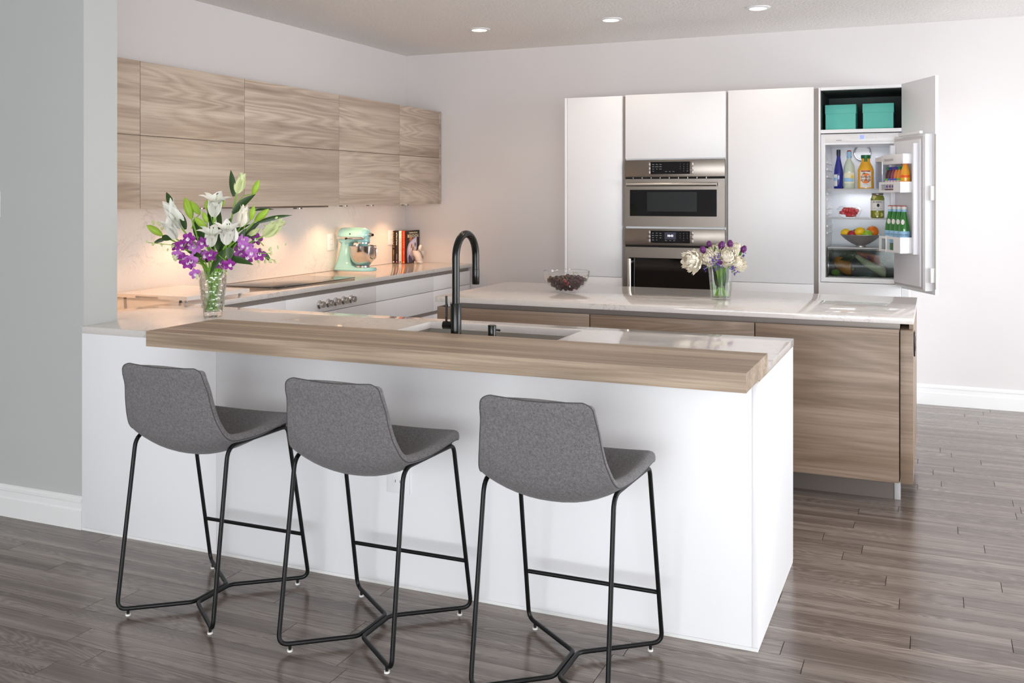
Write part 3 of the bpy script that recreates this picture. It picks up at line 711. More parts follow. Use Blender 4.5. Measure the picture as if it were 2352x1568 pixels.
# ------------------------------------------------------------------ ovens
def oven(name, label, z0, z1, kind):
    o = thing(name, label, 'oven', ((oa+ob)/2, TF, z0)); x0, x1 = oa+0.002, ob-0.002; W = x1-x0; H = z1-z0
    yf = TF-0.022
    box('cavity_body', M['plastic_grey'], x0+0.03, x1-0.03, TF+0.001, TF+0.5, max(z0,Zo1)+0.006, z1-0.006, o)
    pz0 = z1 - (0.124 if kind == 'm' else 0.120)
    pnl = box('control_panel', M['steel'], x0, x1, yf, TF, pz0, z1, o, 0.002)
    cxm = x0+W*0.465; dw = W*0.197; dh = 0.045; cz = (z1+pz0)/2+0.003
    dsp = box('display', M['black_glass'], cxm-dw, cxm+dw, yf-0.0015, yf-0.0002, cz-dh, cz+dh, o)
    for sx in (-1, 1):
        for k in range(3):
            xx = cxm + sx*(dw+0.0135); box('button', M['steel'], xx-0.0115, xx+0.0115, yf-0.0015, yf-0.0002, cz-dh+k*dh*2/3+0.001, cz-dh+(k+1)*dh*2/3-0.001, o, 0.0008)
    tx = lambda s, size, x, z, m=M['icon']: text('lettering', s, size, (x, yf-0.0017, z), (1,0,0), (0,0,1), m, dsp)
    if kind == 'm':
        rows = [['Micro','Bake','Roast'],['Broil','Convect','Warm'],['Auto','Fan','Sensor'],['Pop']]
        for r_, row in enumerate(rows):
            for c_, wd in enumerate(row): tx(wd, 0.0068, cxm-dw+0.02+c_*0.027, cz+0.026-r_*0.0165)
        for r_, row in enumerate(['123','456','789',' 0 ']):
            for c_, ch in enumerate(row):
                if ch != ' ': tx(ch, 0.0062, cxm+dw-0.072+c_*0.026, cz+0.026-r_*0.0165)
        for c_, wd in enumerate(['Timer','Lock','Clock']): tx(wd, 0.006, cxm-0.03+c_*0.027, cz-0.026)
        tx('Enter', 0.006, cxm+dw-0.018, cz-0.0235)
    else:
        rows = [['Bake','Broil','Roast'],['Warm','Convect','Proof'],['Pizza','Pie','Sabb'],['Clean','Eco']]
        for r_, row in enumerate(rows):
            for c_, wd in enumerate(row): tx(wd, 0.0062, cxm-dw+0.018+c_*0.028, cz+0.026-r_*0.0165)
        scr = box('screen', M['screen'], cxm-0.042, cxm+0.042, yf-0.0022, yf-0.0016, cz-0.018, cz+0.034, dsp)
        text('clock_digits', '10:43', 0.021, (cxm, yf-0.0024, cz+0.008), (1,0,0), (0,0,1), M['digits'], scr)
        for r_, row in enumerate(['123','456','789',' 0 ']):
            for c_, ch in enumerate(row):
                if ch != ' ': tx(ch, 0.0062, cxm+dw-0.072+c_*0.026, cz+0.026-r_*0.0165)
        for c_, wd in enumerate(['Mode','Temp','Start']): tx(wd, 0.006, cxm-0.03+c_*0.03, cz-0.026)
    # vent gap with slats
    gz = pz0 - 0.014
    vent = box('vent_gap', M['dark_gap'], x0+0.002, x1-0.002, TF-0.008, TF, gz, pz0-0.0005, o)
    if kind == 'm':
        for k in range(9): box('vent_rib', M['steel_light'], x0+0.06+k*0.068, x0+0.066+k*0.068, TF-0.012, TF-0.0082, gz+0.002, pz0-0.002, vent)
    # door: steel frame around dark glass
    dz1 = gz-0.001; dz0 = z0
    if kind == 'm': wx0, wx1, wz0, wz1 = x0+0.040, x1-0.058, dz0+0.076, dz1-0.078
    else: wx0, wx1, wz0, wz1 = x0+0.036, x1-0.036, dz0+0.05, dz1-0.078
    db = B().box(x0, wx0, yf, TF, dz0, dz1).box(wx1, x1, yf, TF, dz0, dz1).box(wx0, wx1, yf, TF, dz0, wz0).box(wx0, wx1, yf, TF, wz1, dz1)
    dr = grid_slab_v(x0, wx0, wx1, x1, dz0, wz0, wz1, dz1, yf, TF).build('door_frame', M['steel'], o)
    gl = box('door_glass', M['black_glass'], wx0+0.0006, wx1-0.0006, yf+0.003, yf+0.008, wz0+0.0006, wz1-0.0006, dr)
    if kind == 'm':
        box('inner_window', M['oven_window'], wx0+0.13, wx1-0.145, yf+0.0022, yf+0.0029, wz0+0.035, wz1-0.018, dr)
        hz = dz1-0.040; hb = B().tube([(x0+0.026, yf-0.036, hz),(x1-0.052, yf-0.036, hz)], 0.0135, 16); hd = hb.build('handle', M['steel_light'], dr, True)
        for hx in (x0+0.05, x1-0.076): B().tube([(hx, yf-0.024, hz),(hx, yf-0.0005, hz)], 0.008, 10).build('handle_post', M['steel_light'], hd, True)
    else:
        box('inner_window', M['oven_window2'], wx0+0.05, wx1-0.05, yf+0.0022, yf+0.0029, wz0+0.035, wz1-0.022, dr)
        hx = wx0+0.014; hb = B().tube([(hx, yf-0.045, wz0+0.02),(hx, yf-0.045, wz1-0.006)], 0.0135, 16); hd = hb.build('handle', M['steel_light'], dr, True)
        for hz in (wz0+0.05, wz1-0.03): B().tube([(hx+0.006, yf-0.035, hz),(hx+0.01, yf+0.0025, hz)], 0.009, 10).build('handle_post', M['steel_light'], hd, True)
def grid_slab_v(x0,x1,x2,x3,z0,z1,z2,z3,y0,y1):
    b_ = B(); grid_slab(b_, [x0,x1,x2,x3], [z0,z1,z2,z3], lambda i,j: not (i==1 and j==1), y0, y1)
    b_.v = [(p[0], p[2], p[1]) for p in b_.v]; return b_
M['icon'] = emis('lit_icon', 'd8d8e0', 0.8); M['digits'] = emis('lit_digits', 'ffffff', 3.0); M['screen'] = emis('lit_screen', '4a4560', 0.5)
M['oven_window'] = plain('speed_oven_window', '2c2f30', 0.12); M['oven_window2'] = plain('oven_window_dark', '181413', 0.06)
oven('speed_oven', 'stainless microwave oven with horizontal bar handle above the wall oven', Zm1, Zm0, 'm')
oven('wall_oven', 'stainless side-opening wall oven with clock display below the microwave oven', Zo1, Zo0, 'o')

# ================================================================== fridge
FZ0, FZ1 = px(1975,650).z, px(1975,306).z     # fridge niche
fx1 = px(2071,300).x; fR = fx1+0.045
t = tall('fridge_housing', 'tall white cabinet around the open fridge with a box cupboard on top', 'cabinet', fa_, fR)
box('side_panel', M['white'], fa_, fa_+0.012, TF+0.003, YB-0.002, 0, TZ1, t); box('side_panel', M['white'], fx1, fR, TF+0.003, YB-0.002, 0, TZ1, t)
box('back_panel', M['white'], fa_+0.013, fx1-0.001, YB-0.02, YB-0.003, 0, TZ1-0.02, t)
box('top_panel', M['white'], fa_+0.013, fx1-0.001, TF+0.003, YB-0.003, TZ1-0.020, TZ1, t)
zsh = px(1975,300).z; box('shelf', M['white'], fa_+0.013, fx1-0.001, TF+0.003, YB-0.021, zsh-0.012, zsh+0.012, t)
zfd = FZ0
M['cupboard_dark'] = plain('dark_cupboard_sheet', '46504d', 0.7)  # dark grey-green for thin sheets over the cupboard's inner faces
box('cupboard_inner_sheet', M['cupboard_dark'], fa_+0.0125, fa_+0.0135, TF+0.03, YB-0.022, zsh+0.013, TZ1-0.0215, t); box('cupboard_inner_sheet', M['cupboard_dark'], fx1-0.002, fx1-0.0005, TF+0.03, YB-0.022, zsh+0.013, TZ1-0.0215, t)
box('cupboard_inner_sheet', M['cupboard_dark'], fa_+0.014, fx1-0.0025, YB-0.0225, YB-0.0205, zsh+0.013, TZ1-0.0215, t); box('cupboard_inner_sheet', M['cupboard_dark'], fa_+0.014, fx1-0.0025, TF+0.03, YB-0.023, TZ1-0.0225, TZ1-0.0205, t)
box('freezer_door', M['white'], fa_+0.001, fx1-0.002, TF-0.002, TFB-0.002, 0.10, zfd-0.003, t, 0.001)
# gift boxes
M['teal'] = plain('teal_card', '62c4b8', 0.6)
for (u0, u1, vt, lab) in [(1895,1966,241.5,'turquoise lidded gift box at the channel side of the top cupboard'),(1981,2053,238.5,'turquoise lidded gift box next to the open cupboard door')]:
    yb_ = TF+0.11; a = ony(u0,270,yb_); c_ = ony(u1,270,yb_); zt_ = ony(u0,vt,yb_).z; z0_ = zsh+0.0125
    g = thing('gift_box', lab, 'box', ((a.x+c_.x)/2, yb_+0.12, z0_), 0, 'turquoise boxes in the top cupboard')
    box('box_body', M['teal'], a.x+0.003, c_.x-0.003, yb_+0.003, yb_+0.237, z0_, zt_-0.004, g)
    box('lid', M['teal'], a.x, c_.x, yb_, yb_+0.24, zt_-0.062, zt_, g, 0.001)
fr = thing('fridge', 'open built-in white fridge stocked with drinks, fruit and vegetables', 'fridge', ((fa_+fx1)/2, TF+0.2, FZ0))
fa2, fx2 = fa_+0.014, fx1-0.002
ix0, ix1 = ony(1897,480,TF+0.06).x, ony(2059,480,TF+0.06).x; izt = px(1975,331).z; izb = px(1975,640).z; IYF = TF+0.055; IYB = TF+0.50
M['gasket'] = plain('gasket_grey', 'cfcbcc', 0.5); M['liner'] = plain('fridge_liner', 'e9e9ee', 0.35)
# cabinet of the fridge: front frame and liner walls
grid_slab_v(fa2, ix0, ix1, fx2, FZ0, izb, izt, FZ1, TF+0.012, IYF).build('front_frame', M['plastic_white'], fr, bev=0.002)
B().box(ix0-0.012,ix0,IYF,IYB,izb,izt).box(ix1,ix1+0.012,IYF,IYB,izb,izt).box(ix0-0.012,ix1+0.012,IYF,IYB,izt,izt+0.012).box(ix0-0.012,ix1+0.012,IYF,IYB,izb-0.012,izb).box(ix0-0.012,ix1+0.012,IYB,IYB+0.012,izb-0.012,izt+0.012).build('liner', M['liner'], fr)
pz = px(1975,317).z
cp = box('control_strip', M['plastic_white'], fa2+0.03, fx2-0.04, TF+0.008, TF+0.0118, pz-0.026, pz+0.022, fr, 0.001)
def fx_(u): return px(u,314).x
M['lcd'] = emis('lit_lcd', '9fb0ff', 1.2); M['ink'] = plain('dark_ink', '2b2c55', 0.6); M['greyink'] = plain('grey_ink', '8a8a92', 0.6)
box('lcd', M['lcd'], fx_(1975), fx_(1984.5), TF+0.0068, TF+0.0078, pz-0.006, pz+0.020, cp)
for u in (1956,1962,1968.5,1991,1997.5,2004,2011):
    x = fx_(u); B().lathe([(0,0),(0.0085,0),(0.0085,0.0012),(0,0.0012)], (x,TF+0.0078,pz+0.004), 16, Matrix.Rotation(PI/2,3,'X')).build('touch_button', M['liner'], cp, True)
text('lettering', 'LIEBHERR', 0.0085, (fx_(1926.5), TF+0.0078, pz-0.012), (1,0,0), (0,0,1), M['ink'], cp, sx=1.05)
# vents / rails inside
for z in [px(1905, v).z for v in (372,388,405,445,458,478,492,520,536)]:
    box('shelf_rail', M['plastic_white'], ix0+0.0005, ix0+0.010, IYF+0.03, IYB-0.06, z-0.007, z+0.007, fr, 0.001)
    box('shelf_rail', M['plastic_white'], ix1-0.010, ix1-0.0005, IYF+0.03, IYB-0.06, z-0.007, z+0.007, fr, 0.001)
ZSH = [px(1975,432.5).z-0.002, px(1975,501.5).z, px(1975,570).z]
ISY = IYF+0.02
for k, z in enumerate(ZSH):
    s_ = box('shelf', M['glass_shelf'] if k < 2 else M['plastic_grey'], ix0+0.011, ix1-0.011, ISY, IYB-0.02, z-0.005, z, fr)
    box('shelf_trim', M['plastic_grey'], ix0+0.011, ix1-0.011, ISY-0.008, ISY-0.0005, z-0.008, z+0.001, s_, 0.001)
# crisper drawer
cz0, cz1 = izb+0.002, ZSH[2]-0.011
cx0, cx1 = ix0+0.012, ix1-0.012; cyf = ISY+0.005; cyb = IYB-0.03
cr = B(); cr.box(cx0,cx1,cyf,cyf+0.003,cz0,cz1).box(cx0,cx0+0.003,cyf+0.003,cyb,cz0,cz1).box(cx1-0.003,cx1,cyf+0.003,cyb,cz0,cz1).box(cx0,cx1,cyb-0.003,cyb,cz0,cz1).box(cx0,cx1,cyf,cyb,cz0,cz0+0.003)
cro = cr.build('crisper_drawer', M['glass_crisper'], fr)
grid_slab_v(cx0-0.002,cx0+0.005,cx1-0.005,cx1+0.002,cz0-0.001,cz0+0.006,cz1-0.006,cz1,cyf-0.003,cyf-0.0005).build('drawer_rim', M['glass_shelf'], cro)
# fan ring on the rear wall
fc = ony(1981,351,IYB)
fo = B().lathe([(0.050,0.0),(0.062,0.0),(0.062,0.012),(0.056,0.016),(0.050,0.012)], (fc.x,IYB-0.0005,fc.z), 36, Matrix.Rotation(PI/2,3,'X')).build('fan_cover', M['chrome'], fr, True)
B().lathe([(0,0.0),(0.049,0.0),(0.049,0.008),(0,0.010)], (fc.x,IYB-0.0005,fc.z), 36, Matrix.Rotation(PI/2,3,'X')).build('fan_disc', M['plastic_white'], fo, True)
text('lettering', 'LIEBHERR', 0.011, (fc.x-0.004, IYB-0.0112, fc.z-0.004), (1,0,0), (0,0,1), M['white'], fo)
# lamp strips of the fridge
M['fridge_lamp'] = emis('lit_fridge_lamp', 'f2f4ff', 3.0)
for (lz, en) in ((ZSH[0]-0.03, 0.55), (izt-0.03, 0.35)):
    l_ = light('fridge_light', 'AREA', ((ix0+ix1)/2, (ISY+IYB)/2+0.05, lz), en, (0.92,0.94,1.0), None, size=0.25); l_.rotation_euler = (0,0,0)
# doors: furniture panel with the thick fridge door behind it, swung open about the right edge
HXY = Vector((fx1-0.002, TF-0.014)); OUT = onz(2148,173,TZ1); dvec = Vector((OUT.x, OUT.y)) - HXY; DW = dvec.length; DA = math.atan2(dvec.y, dvec.x)
dr = box('door', M['white'], 0.004, DW, 0.0, 0.02, 0.884, TZ1, None, 0.001)
dr.location = (HXY.x, HXY.y, 0); dr.rotation_euler = (0,0,DA); attach(dr, fr)
box('door_slab', M['plastic_white'], 0.02, 0.445, -0.052, -0.001, 0.905, 1.885, dr, 0.004, local=True)
box('gasket', M['gasket'], 0.028, 0.437, -0.060, -0.0525, 0.915, 1.873, dr, 0.002, local=True)
box('door_liner', M['liner'], 0.045, 0.418, -0.072, -0.0605, 0.93, 1.855, dr, 0.004, local=True)
box('side_rib', M['liner'], 0.375, 0.400, -0.105, -0.0725, 1.13, 1.83, dr, 0.004, local=True)
box('side_rib', M['liner'], 0.055, 0.080, -0.105, -0.0725, 1.13, 1.83, dr, 0.004, local=True)
box('top_rail', M['plastic_white'], 0.12, 0.42, -0.075, -0.0531, 1.887, 1.905, dr, 0.002, local=True)
for z in (1.47, 0.96): box('bracket', M['plastic_white'], 0.447, 0.475, -0.030, -0.001, z, z+0.09, dr, 0.002, local=True)
box('panel_rail', M['taupe'], 0.478, 0.484, -0.006, -0.0008, 0.92, 1.88, dr, local=True)
for z in (1.885, 0.905): B().box(-0.05,0.03,-0.022,-0.002,z-0.008,z+0.008).build('hinge', M['chrome'], dr, bev=0.003, local=True)
def rack(z0, z1, split=False):
    x0,x1,y0,y1 = 0.06,0.372,-0.178,-0.0725; th = 0.004
    rb = B(); rb.box(x0,x1,y0,y1,z0,z0+th); rb.box(x0,x0+th,y0,y1,z0,z1); rb.box(x1-th,x1,y0,y1,z0,z1)
    f = grid_slab_v(x0, x0+0.035, x1-0.095, x1, z0, z0+0.016, z1-0.016, z1, y0, y0+th); rb.add(f.v, f.f)
    o = rb.build('rack', M['plastic_white'], dr, local=True)
    B().box(x0+0.036,x1-0.096,y0+0.001,y0+0.003,z0+0.017,z1-0.017).build('rack_window', M['glass'], dr, local=True)
    if split: box('divider', M['plastic_white'], x0+0.105, x0+0.112, y0-0.003, y1-0.02, z0-0.003, z1+0.003, dr, 0.001, local=True)
    return z0+th
zr1 = rack(1.518, 1.588); zr2 = rack(1.135, 1.237, True)
# dairy box at the top
db = box('dairy_box', M['plastic_white'], 0.075, 0.372, -0.16, -0.0725, 1.70, 1.765, dr, 0.006, local=True)
box('dairy_handle', M['plastic_grey'], 0.11, 0.24, -0.1645, -0.1605, 1.725, 1.737, dr, 0.001, local=True)
DOORM = Matrix.Translation((HXY.x, HXY.y, 0)) @ Matrix.Rotation(DA, 4, 'Z')
# ================================================================== fridge contents
M['blue_glass'] = plain('cobalt_bottle_glass', '12208c', 0.08, 0, 0.6, 0.6); M['navy'] = plain('navy_foil', '15163a', 0.4)
M['paper'] = plain('label_paper', 'e9e7e4', 0.6); M['lemonade'] = plain('cloudy_lemonade', 'cfdccb', 0.1, 0, 0.5, 0.6)
M['sky_label'] = plain('sky_blue_label', '9cc8ea', 0.5); M['cream_label'] = plain('cream_label', 'efe9cf', 0.6); M['redcap'] = plain('red_plastic', 'b3281e', 0.4)
M['oj'] = plain('orange_juice', 'f2b01e', 0.12, 0, 0.5, 0.6); M['green_cap'] = plain('green_plastic', '0f6b35', 0.4); M['orange_fruit_print'] = plain('orange_print', 'f07a1c', 0.5)
M['ink_dark'] = plain('black_ink', '1c1a1a', 0.6); M['gold'] = plain('gold_ink', 'd9b35a', 0.5)
M['pickle'] = plain('pickle_brine', '7d8420', 0.1, 0, 0.5, 0.6); M['pickle_slice'] = plain('pickle_slice', 'a9a63a', 0.4)
M['leaf_print'] = plain('leaf_print', '2c7a3a', 0.5); M['yellow_print'] = plain('yellow_print', 'f0cf45', 0.5)
def band(r, z0, z1, c, a0=None, a1=None, n=24, facing=-PI/2):
    """strip of a cylinder wall, whole or from angle a0 to a1 about the camera-facing side"""
    b_ = B(); full = a0 is None
    A = [2*PI*k/n for k in range(n)] if full else [facing+a0+(a1-a0)*k/n for k in range(n+1)]
    V = []
    for a in A: V += [(c[0]+r*math.cos(a), c[1]+r*math.sin(a), z0), (c[0]+r*math.cos(a), c[1]+r*math.sin(a), z1)]
    m = len(A); Fq = [(2*k, 2*((k+1)%m), 2*((k+1)%m)+1, 2*k+1) for k in range(m if full else m-1)]
    return b_.add(V, Fq)
IYS = ISY+0.07
def at_shelf(u, y=IYS): return ony(u, 430, y).x
cam_face = lambda x, y: math.atan2(-y, -x)      # direction from a thing to the camera, seen from above
# blue wine bottle
z0 = ZSH[0]+0.0005; x = at_shelf(1926); y = IYS
t = thing('wine_bottle', 'slim cobalt blue bottle on the upper fridge shelf', 'bottle', (x,y,z0))
B().lathe([(0,0),(0.029,0),(0.032,0.004),(0.032,0.095),(0.029,0.135),(0.021,0.175),(0.0145,0.205),(0.0125,0.222),(0.0125,0.235)], (x,y,z0)).build('glass_body', M['blue_glass'], t, True)
B().lathe([(0.0130,0.228),(0.0138,0.240),(0.0138,0.272),(0,0.274)], (x,y,z0)).build('foil_cap', M['navy'], t, True)
f = cam_face(x,y)
band(0.0324, z0+0.018, z0+0.10, (x,y), -1.5, -0.25, 10, f).build('label', M['paper'], t, True); band(0.0327, z0+0.055, z0+0.078, (x,y), -1.45, -0.35, 10, f).build('label_print', M['sky_label'], t, True)
band(0.0324, z0+0.018, z0+0.10, (x,y), 1.15, 1.55, 8, f).build('label', M['paper'], t, True)
# lemonade with swing stopper
x = at_shelf(1950.5); t = thing('lemonade_bottle', 'cloudy lemonade bottle with red swing stopper on the upper fridge shelf', 'bottle', (x,y,z0))
B().lathe([(0,0),(0.036,0),(0.039,0.004),(0.039,0.125),(0.036,0.155),(0.026,0.185),(0.0165,0.203),(0.0145,0.215),(0.0145,0.245),(0,0.246)], (x,y,z0)).build('glass_body', M['lemonade'], t, True)
band(0.0152, z0+0.205, z0+0.258, (x,y)).build('neck_label', M['sky_label'], t, True)
B().lathe([(0,0.258),(0.0125,0.258),(0.0125,0.266),(0,0.268)], (x,y,z0)).build('stopper', M['redcap'], t, True)
for sx in (-1,1): B().tube([(x+sx*0.016,y,z0+0.215),(x+sx*0.021,y-0.004,z0+0.24),(x+sx*0.013,y,z0+0.262)], 0.0012, 6).build('wire_bail', M['chrome'], t, True)
f = cam_face(x,y)
band(0.0394, z0+0.038, z0+0.112, (x,y), -1.0, 1.0, 14, f).build('label', M['cream_label'], t, True); band(0.0397, z0+0.048, z0+0.075, (x,y), -0.98, 0.8, 14, f).build('label_print', M['sky_label'], t, True)
band(0.0398, z0+0.072, z0+0.092, (x,y), 0.25, 0.75, 8, f).build('lemon_print', M['yellow_print'], t, True)
# orange juice jug
x = at_shelf(1988.5); t = thing('juice_jug', 'orange juice jug with green cap on the upper fridge shelf', 'bottle', (x,y,z0))
B().lathe([(0,0),(0.050,0),(0.053,0.004),(0.051,0.085),(0.0525,0.128),(0.046,0.150),(0.034,0.172),(0.0285,0.188),(0.0285,0.212),(0,0.213)], (x,y,z0), 32).build('jug_body', M['oj'], t, True)
B().lathe([(0.0295,0.208),(0.0315,0.210),(0.0315,0.232),(0,0.234)], (x,y,z0)).build('cap', M['green_cap'], t, True)
f = cam_face(x,y); band(0.0300, z0+0.186, z0+0.21, (x,y), -0.35, 0.35, 6, f).build('cap_tag', M['green_cap'], t, True)
band(0.0530, z0+0.008, z0+0.125, (x,y), -0.72, 0.72, 16, f).build('label', M['paper'], t, True)
fd = Vector((math.cos(f), math.sin(f), 0)); rt = Vector((-fd.y, fd.x, 0)); rt = -rt if rt.x < 0 else rt
c0 = Vector((x,y,z0)) + fd*0.0535
band(0.0534, z0+0.116, z0+0.124, (x,y), -0.6, 0.6, 12, f).build('label_band', M['redcap'], t, True)
n_ = 24; V = [Vector((x,y,z0+0.072))+fd*0.0538]; 
for k in range(n_):
    a = 2*PI*k/n_; dx = 0.034*math.cos(a); dz = 0.036*math.sin(a); th = dx/0.0538
    V.append(Vector((x,y,z0+0.072+dz)) + (fd*math.cos(th)+rt*math.sin(th))*0.0537)
B().add(V, [(0,k+1,(k+1)%n_+1) for k in range(n_)]).build('orange_print', M['orange_fruit_print'], t, True)
B().add([c0+rt*(-0.024)+Vector((0,0,0.106)), c0+rt*(-0.008)+Vector((0,0,0.112)), c0+rt*0.004+Vector((0,0,0.104)), c0+rt*(-0.010)+Vector((0,0,0.101))], [(0,1,2,3)]).build('leaf_print', M['leaf_print'], t)
text('lettering', 'simply', 0.027, c0+fd*0.001+Vector((0,0,0.082)), rt, (0,0,1), M['ink_dark'], t, wrap=0.0545); text('lettering', 'orange', 0.025, c0+fd*0.001+Vector((0,0,0.061)), rt, (0,0,1), M['ink_dark'], t, wrap=0.0545)
text('lettering', 'No Pulp', 0.009, c0+fd*0.0005+Vector((0,0,0.030)), rt, (0,0,1), M['greyink'], t, wrap=0.054)
# water filter pitcher
M['frost'] = glassy('frosted_plastic', 'd8dce6', 0.2, 1.0, dens=0.10)
yp = IYS+0.095; x = ony(2028,430,yp).x; t = thing('water_pitcher', 'white and clear water filter pitcher on the upper fridge shelf', 'pitcher', (x,yp,z0))
B().lathe([(0,0),(0.050,0),(0.053,0.004),(0.058,0.10),(0.061,0.19)], (x,yp,z0), 28, None, 0.82, 1.25).build('jug_body', M['frost'], t, True)
B().lathe([(0.0615,0.185),(0.063,0.190),(0.063,0.215),(0.052,0.224),(0,0.227)], (x,yp,z0), 28, None, 0.82, 1.25).build('lid', M['plastic_white'], t, True)
B().lathe([(0,0.09),(0.040,0.09),(0.046,0.184),(0,0.184)], (x,yp,z0), 24, None, 0.82, 1.2).build('filter_hopper', M['plastic_white'], t, True)
B().tube(spline([(x+0.046,yp-0.02,z0+0.205),(x+0.072,yp-0.03,z0+0.19),(x+0.075,yp-0.03,z0+0.10),(x+0.046,yp-0.02,z0+0.05)]), 0.008, 8).build('handle', M['plastic_white'], t, True)
# watermelon bowl
M['melon'] = plain('watermelon_flesh', 'c8323a', 0.3, 0, 0.5, 0.3)
z1 = ZSH[1]+0.0005; x = ony(1951,500,IYS).x
t = thing('lidded_bowl', 'clear lidded bowl of watermelon chunks on the middle fridge shelf', 'bowl', (x,y,z1))
B().lathe([(0,0),(0.045,0),(0.062,0.012),(0.076,0.035),(0.0825,0.056),(0.090,0.058)], (x,y,z1), 36).build('bowl_shell', M['glass'], t, True)
B().lathe([(0.090,0.0585),(0.082,0.062),(0.066,0.078),(0.055,0.082),(0,0.083)], (x,y,z1), 36).build('lid', M['glass'], t, True)
random.seed(5)
for k in range(48):
    lay = k//12; rr = [0.028,0.048,0.052,0.034][lay]*math.sqrt(random.random()); a = random.uniform(0,2*PI)
    s_ = random.uniform(0.0115,0.0135); Mx = Matrix.Rotation(random.uniform(0,PI),4,'Z') @ Matrix.Rotation(random.uniform(-.5,.5),4,'X')
    pos = Vector((x+rr*math.cos(a), y+rr*math.sin(a), z1+[0.020,0.036,0.050,0.060][lay]))
    tag(B().box(-s_*1.35,s_*1.35,-s_,s_,-s_*.85,s_*.85).xf(Matrix.Translation(pos) @ Mx).build('watermelon_chunk', M['melon'], bev=0.003), 'red watermelon chunk inside the clear lidded bowl', 'watermelon', 'watermelon chunks in the lidded bowl')
# pickle jar
x = ony(2015.5,480,IYS).x; t = thing('pickle_jar', 'glass pickle jar with white label on the middle fridge shelf', 'jar', (x,y,z1))
B().lathe([(0,0),(0.040,0),(0.0455,0.006),(0.0455,0.135),(0.040,0.150),(0.036,0.155),(0,0.156)], (x,y,z1), 32).build('jar_body', M['pickle'], t, True)
B().lathe([(0,0.156),(0.037,0.156),(0.0385,0.158),(0.0385,0.169),(0.037,0.171),(0,0.171)], (x,y,z1), 32).build('lid', M['steel'], t, True)
f = cam_face(x,y); fd = Vector((math.cos(f), math.sin(f), 0)); rt = Vector((-fd.y, fd.x, 0)); rt = -rt if rt.x < 0 else rt
band(0.0459, z1+0.052, z1+0.122, (x,y), -1.35, 1.35, 18, f).build('label', M['paper'], t, True)
c0 = Vector((x,y,z1)) + fd*0.0462
text('lettering', 'BUBBIES', 0.017, c0+Vector((0,0,0.110)), rt, (0,0,1), M['ink_dark'], t, wrap=0.0464)
text('lettering', 'BREAD & BUTTER', 0.0068, c0+Vector((0,0,0.066)), rt, (0,0,1), M['greyink'], t, wrap=0.0464); text('lettering', 'CHIPS', 0.0068, c0+Vector((0,0,0.057)), rt, (0,0,1), M['greyink'], t, wrap=0.0464)
B().lathe([(0,0.0),(0.010,0.0),(0.010,0.0006),(0,0.0006)], c0+rt*0.004+fd*0.0004+Vector((0,0,0.088)), 20, Matrix.Rotation(f-PI,3,'Z') @ Matrix.Rotation(-PI/2,3,'Y'), 1.2, 0.9).build('portrait_oval', M['ink_dark'], t)
for (dx,dz) in ((-0.004,0.03),(0.024,0.024),(-0.02,0.141)):
    pp = Vector((x,y,z1+dz)) + (fd*math.cos(dx/0.0457)+rt*math.sin(dx/0.0457))*0.0454
    B().lathe([(0,0.0),(0.0145,0.0),(0.0135,0.0009),(0,0.0010)], pp, 18, Matrix.Rotation(f-PI,3,'Z') @ Matrix.Rotation(-PI/2,3,'Y')).build('pickle_slice', M['pickle_slice'], t)
# fruit bowl
z2 = ZSH[2]+0.0005; x = ony(1976.5,560,IYS+0.04).x; y2 = IYS+0.055
_t = NT('hammered_metal'); _t.set(Base_Color=s2l('c6c3c1'), Metallic=0.9, Roughness=0.34); _t.bump(_t.noise(_t.node('ShaderNodeTexCoord').outputs['Object'], 38, 2), 0.5, 0.01); M['hammered'] = _t.m
t = thing('metal_bowl', 'wide hammered metal fruit bowl on the lower fridge shelf', 'bowl', (x,y2,z2))
B().lathe([(0,0),(0.034,0),(0.034,0.007),(0.030,0.010),(0.060,0.024),(0.100,0.050),(0.135,0.083),(0.138,0.0845),(0.134,0.086),(0.098,0.054),(0.058,0.029),(0,0.016)], (x,y2,z2), 40).build('bowl_shell', M['hammered'], t, True)
def fruit(name, label, u, v, r, col, sc_=(1,1,1), dy=0.0, rot=0.0, stem=None):
    c = ony(u, v, y2+dy); m = M.get(col) or M.setdefault(col, plain('skin_'+col, col, 0.38, 0, 0.5))
    o = thing(name, label, name.split('_')[-1] if name != 'lime' else 'lime', (c.x,c.y,c.z-r*sc_[2]))
    B().ball(c, r, 20, 14, sc_, Matrix.Rotation(rot,3,'Y')).build('skin', m, o, True)
    tip = c + Matrix.Rotation(rot,3,'Y') @ Vector((0,0,r*sc_[2]*0.98))
    B().ball(tip, r*0.09, 8, 6).build('stem_end', M['pickle_slice'], o, True); return o
fruit('lemon','small lemon at the rim of the metal fruit bowl',1942,533.5,0.026,'f2c21a',(1,1,1.25),-0.03,1.3)
fruit('lemon','large lemon between the apples and the lime in the metal bowl',1974.5,531.5,0.030,'f4c41c',(1,1,1.2),-0.05,1.1)
fruit('apple','bright red apple next to the small lemon in the metal bowl',1957,538,0.031,'a82a36',(1,1,0.9),-0.045)
fruit('apple','dark red apple behind the bright red one in the metal bowl',1967,534.5,0.030,'6d1f2b',(1,1,0.9),0.03)
fruit('lime','green lime in front of the orange in the metal bowl',1992,538.5,0.031,'8fb92f',(1,1,1.15),-0.055,1.4)
fruit('orange','large orange resting on the metal fruit bowl rim',2004,532,0.041,'f07c14',(1,1,1),0.0)
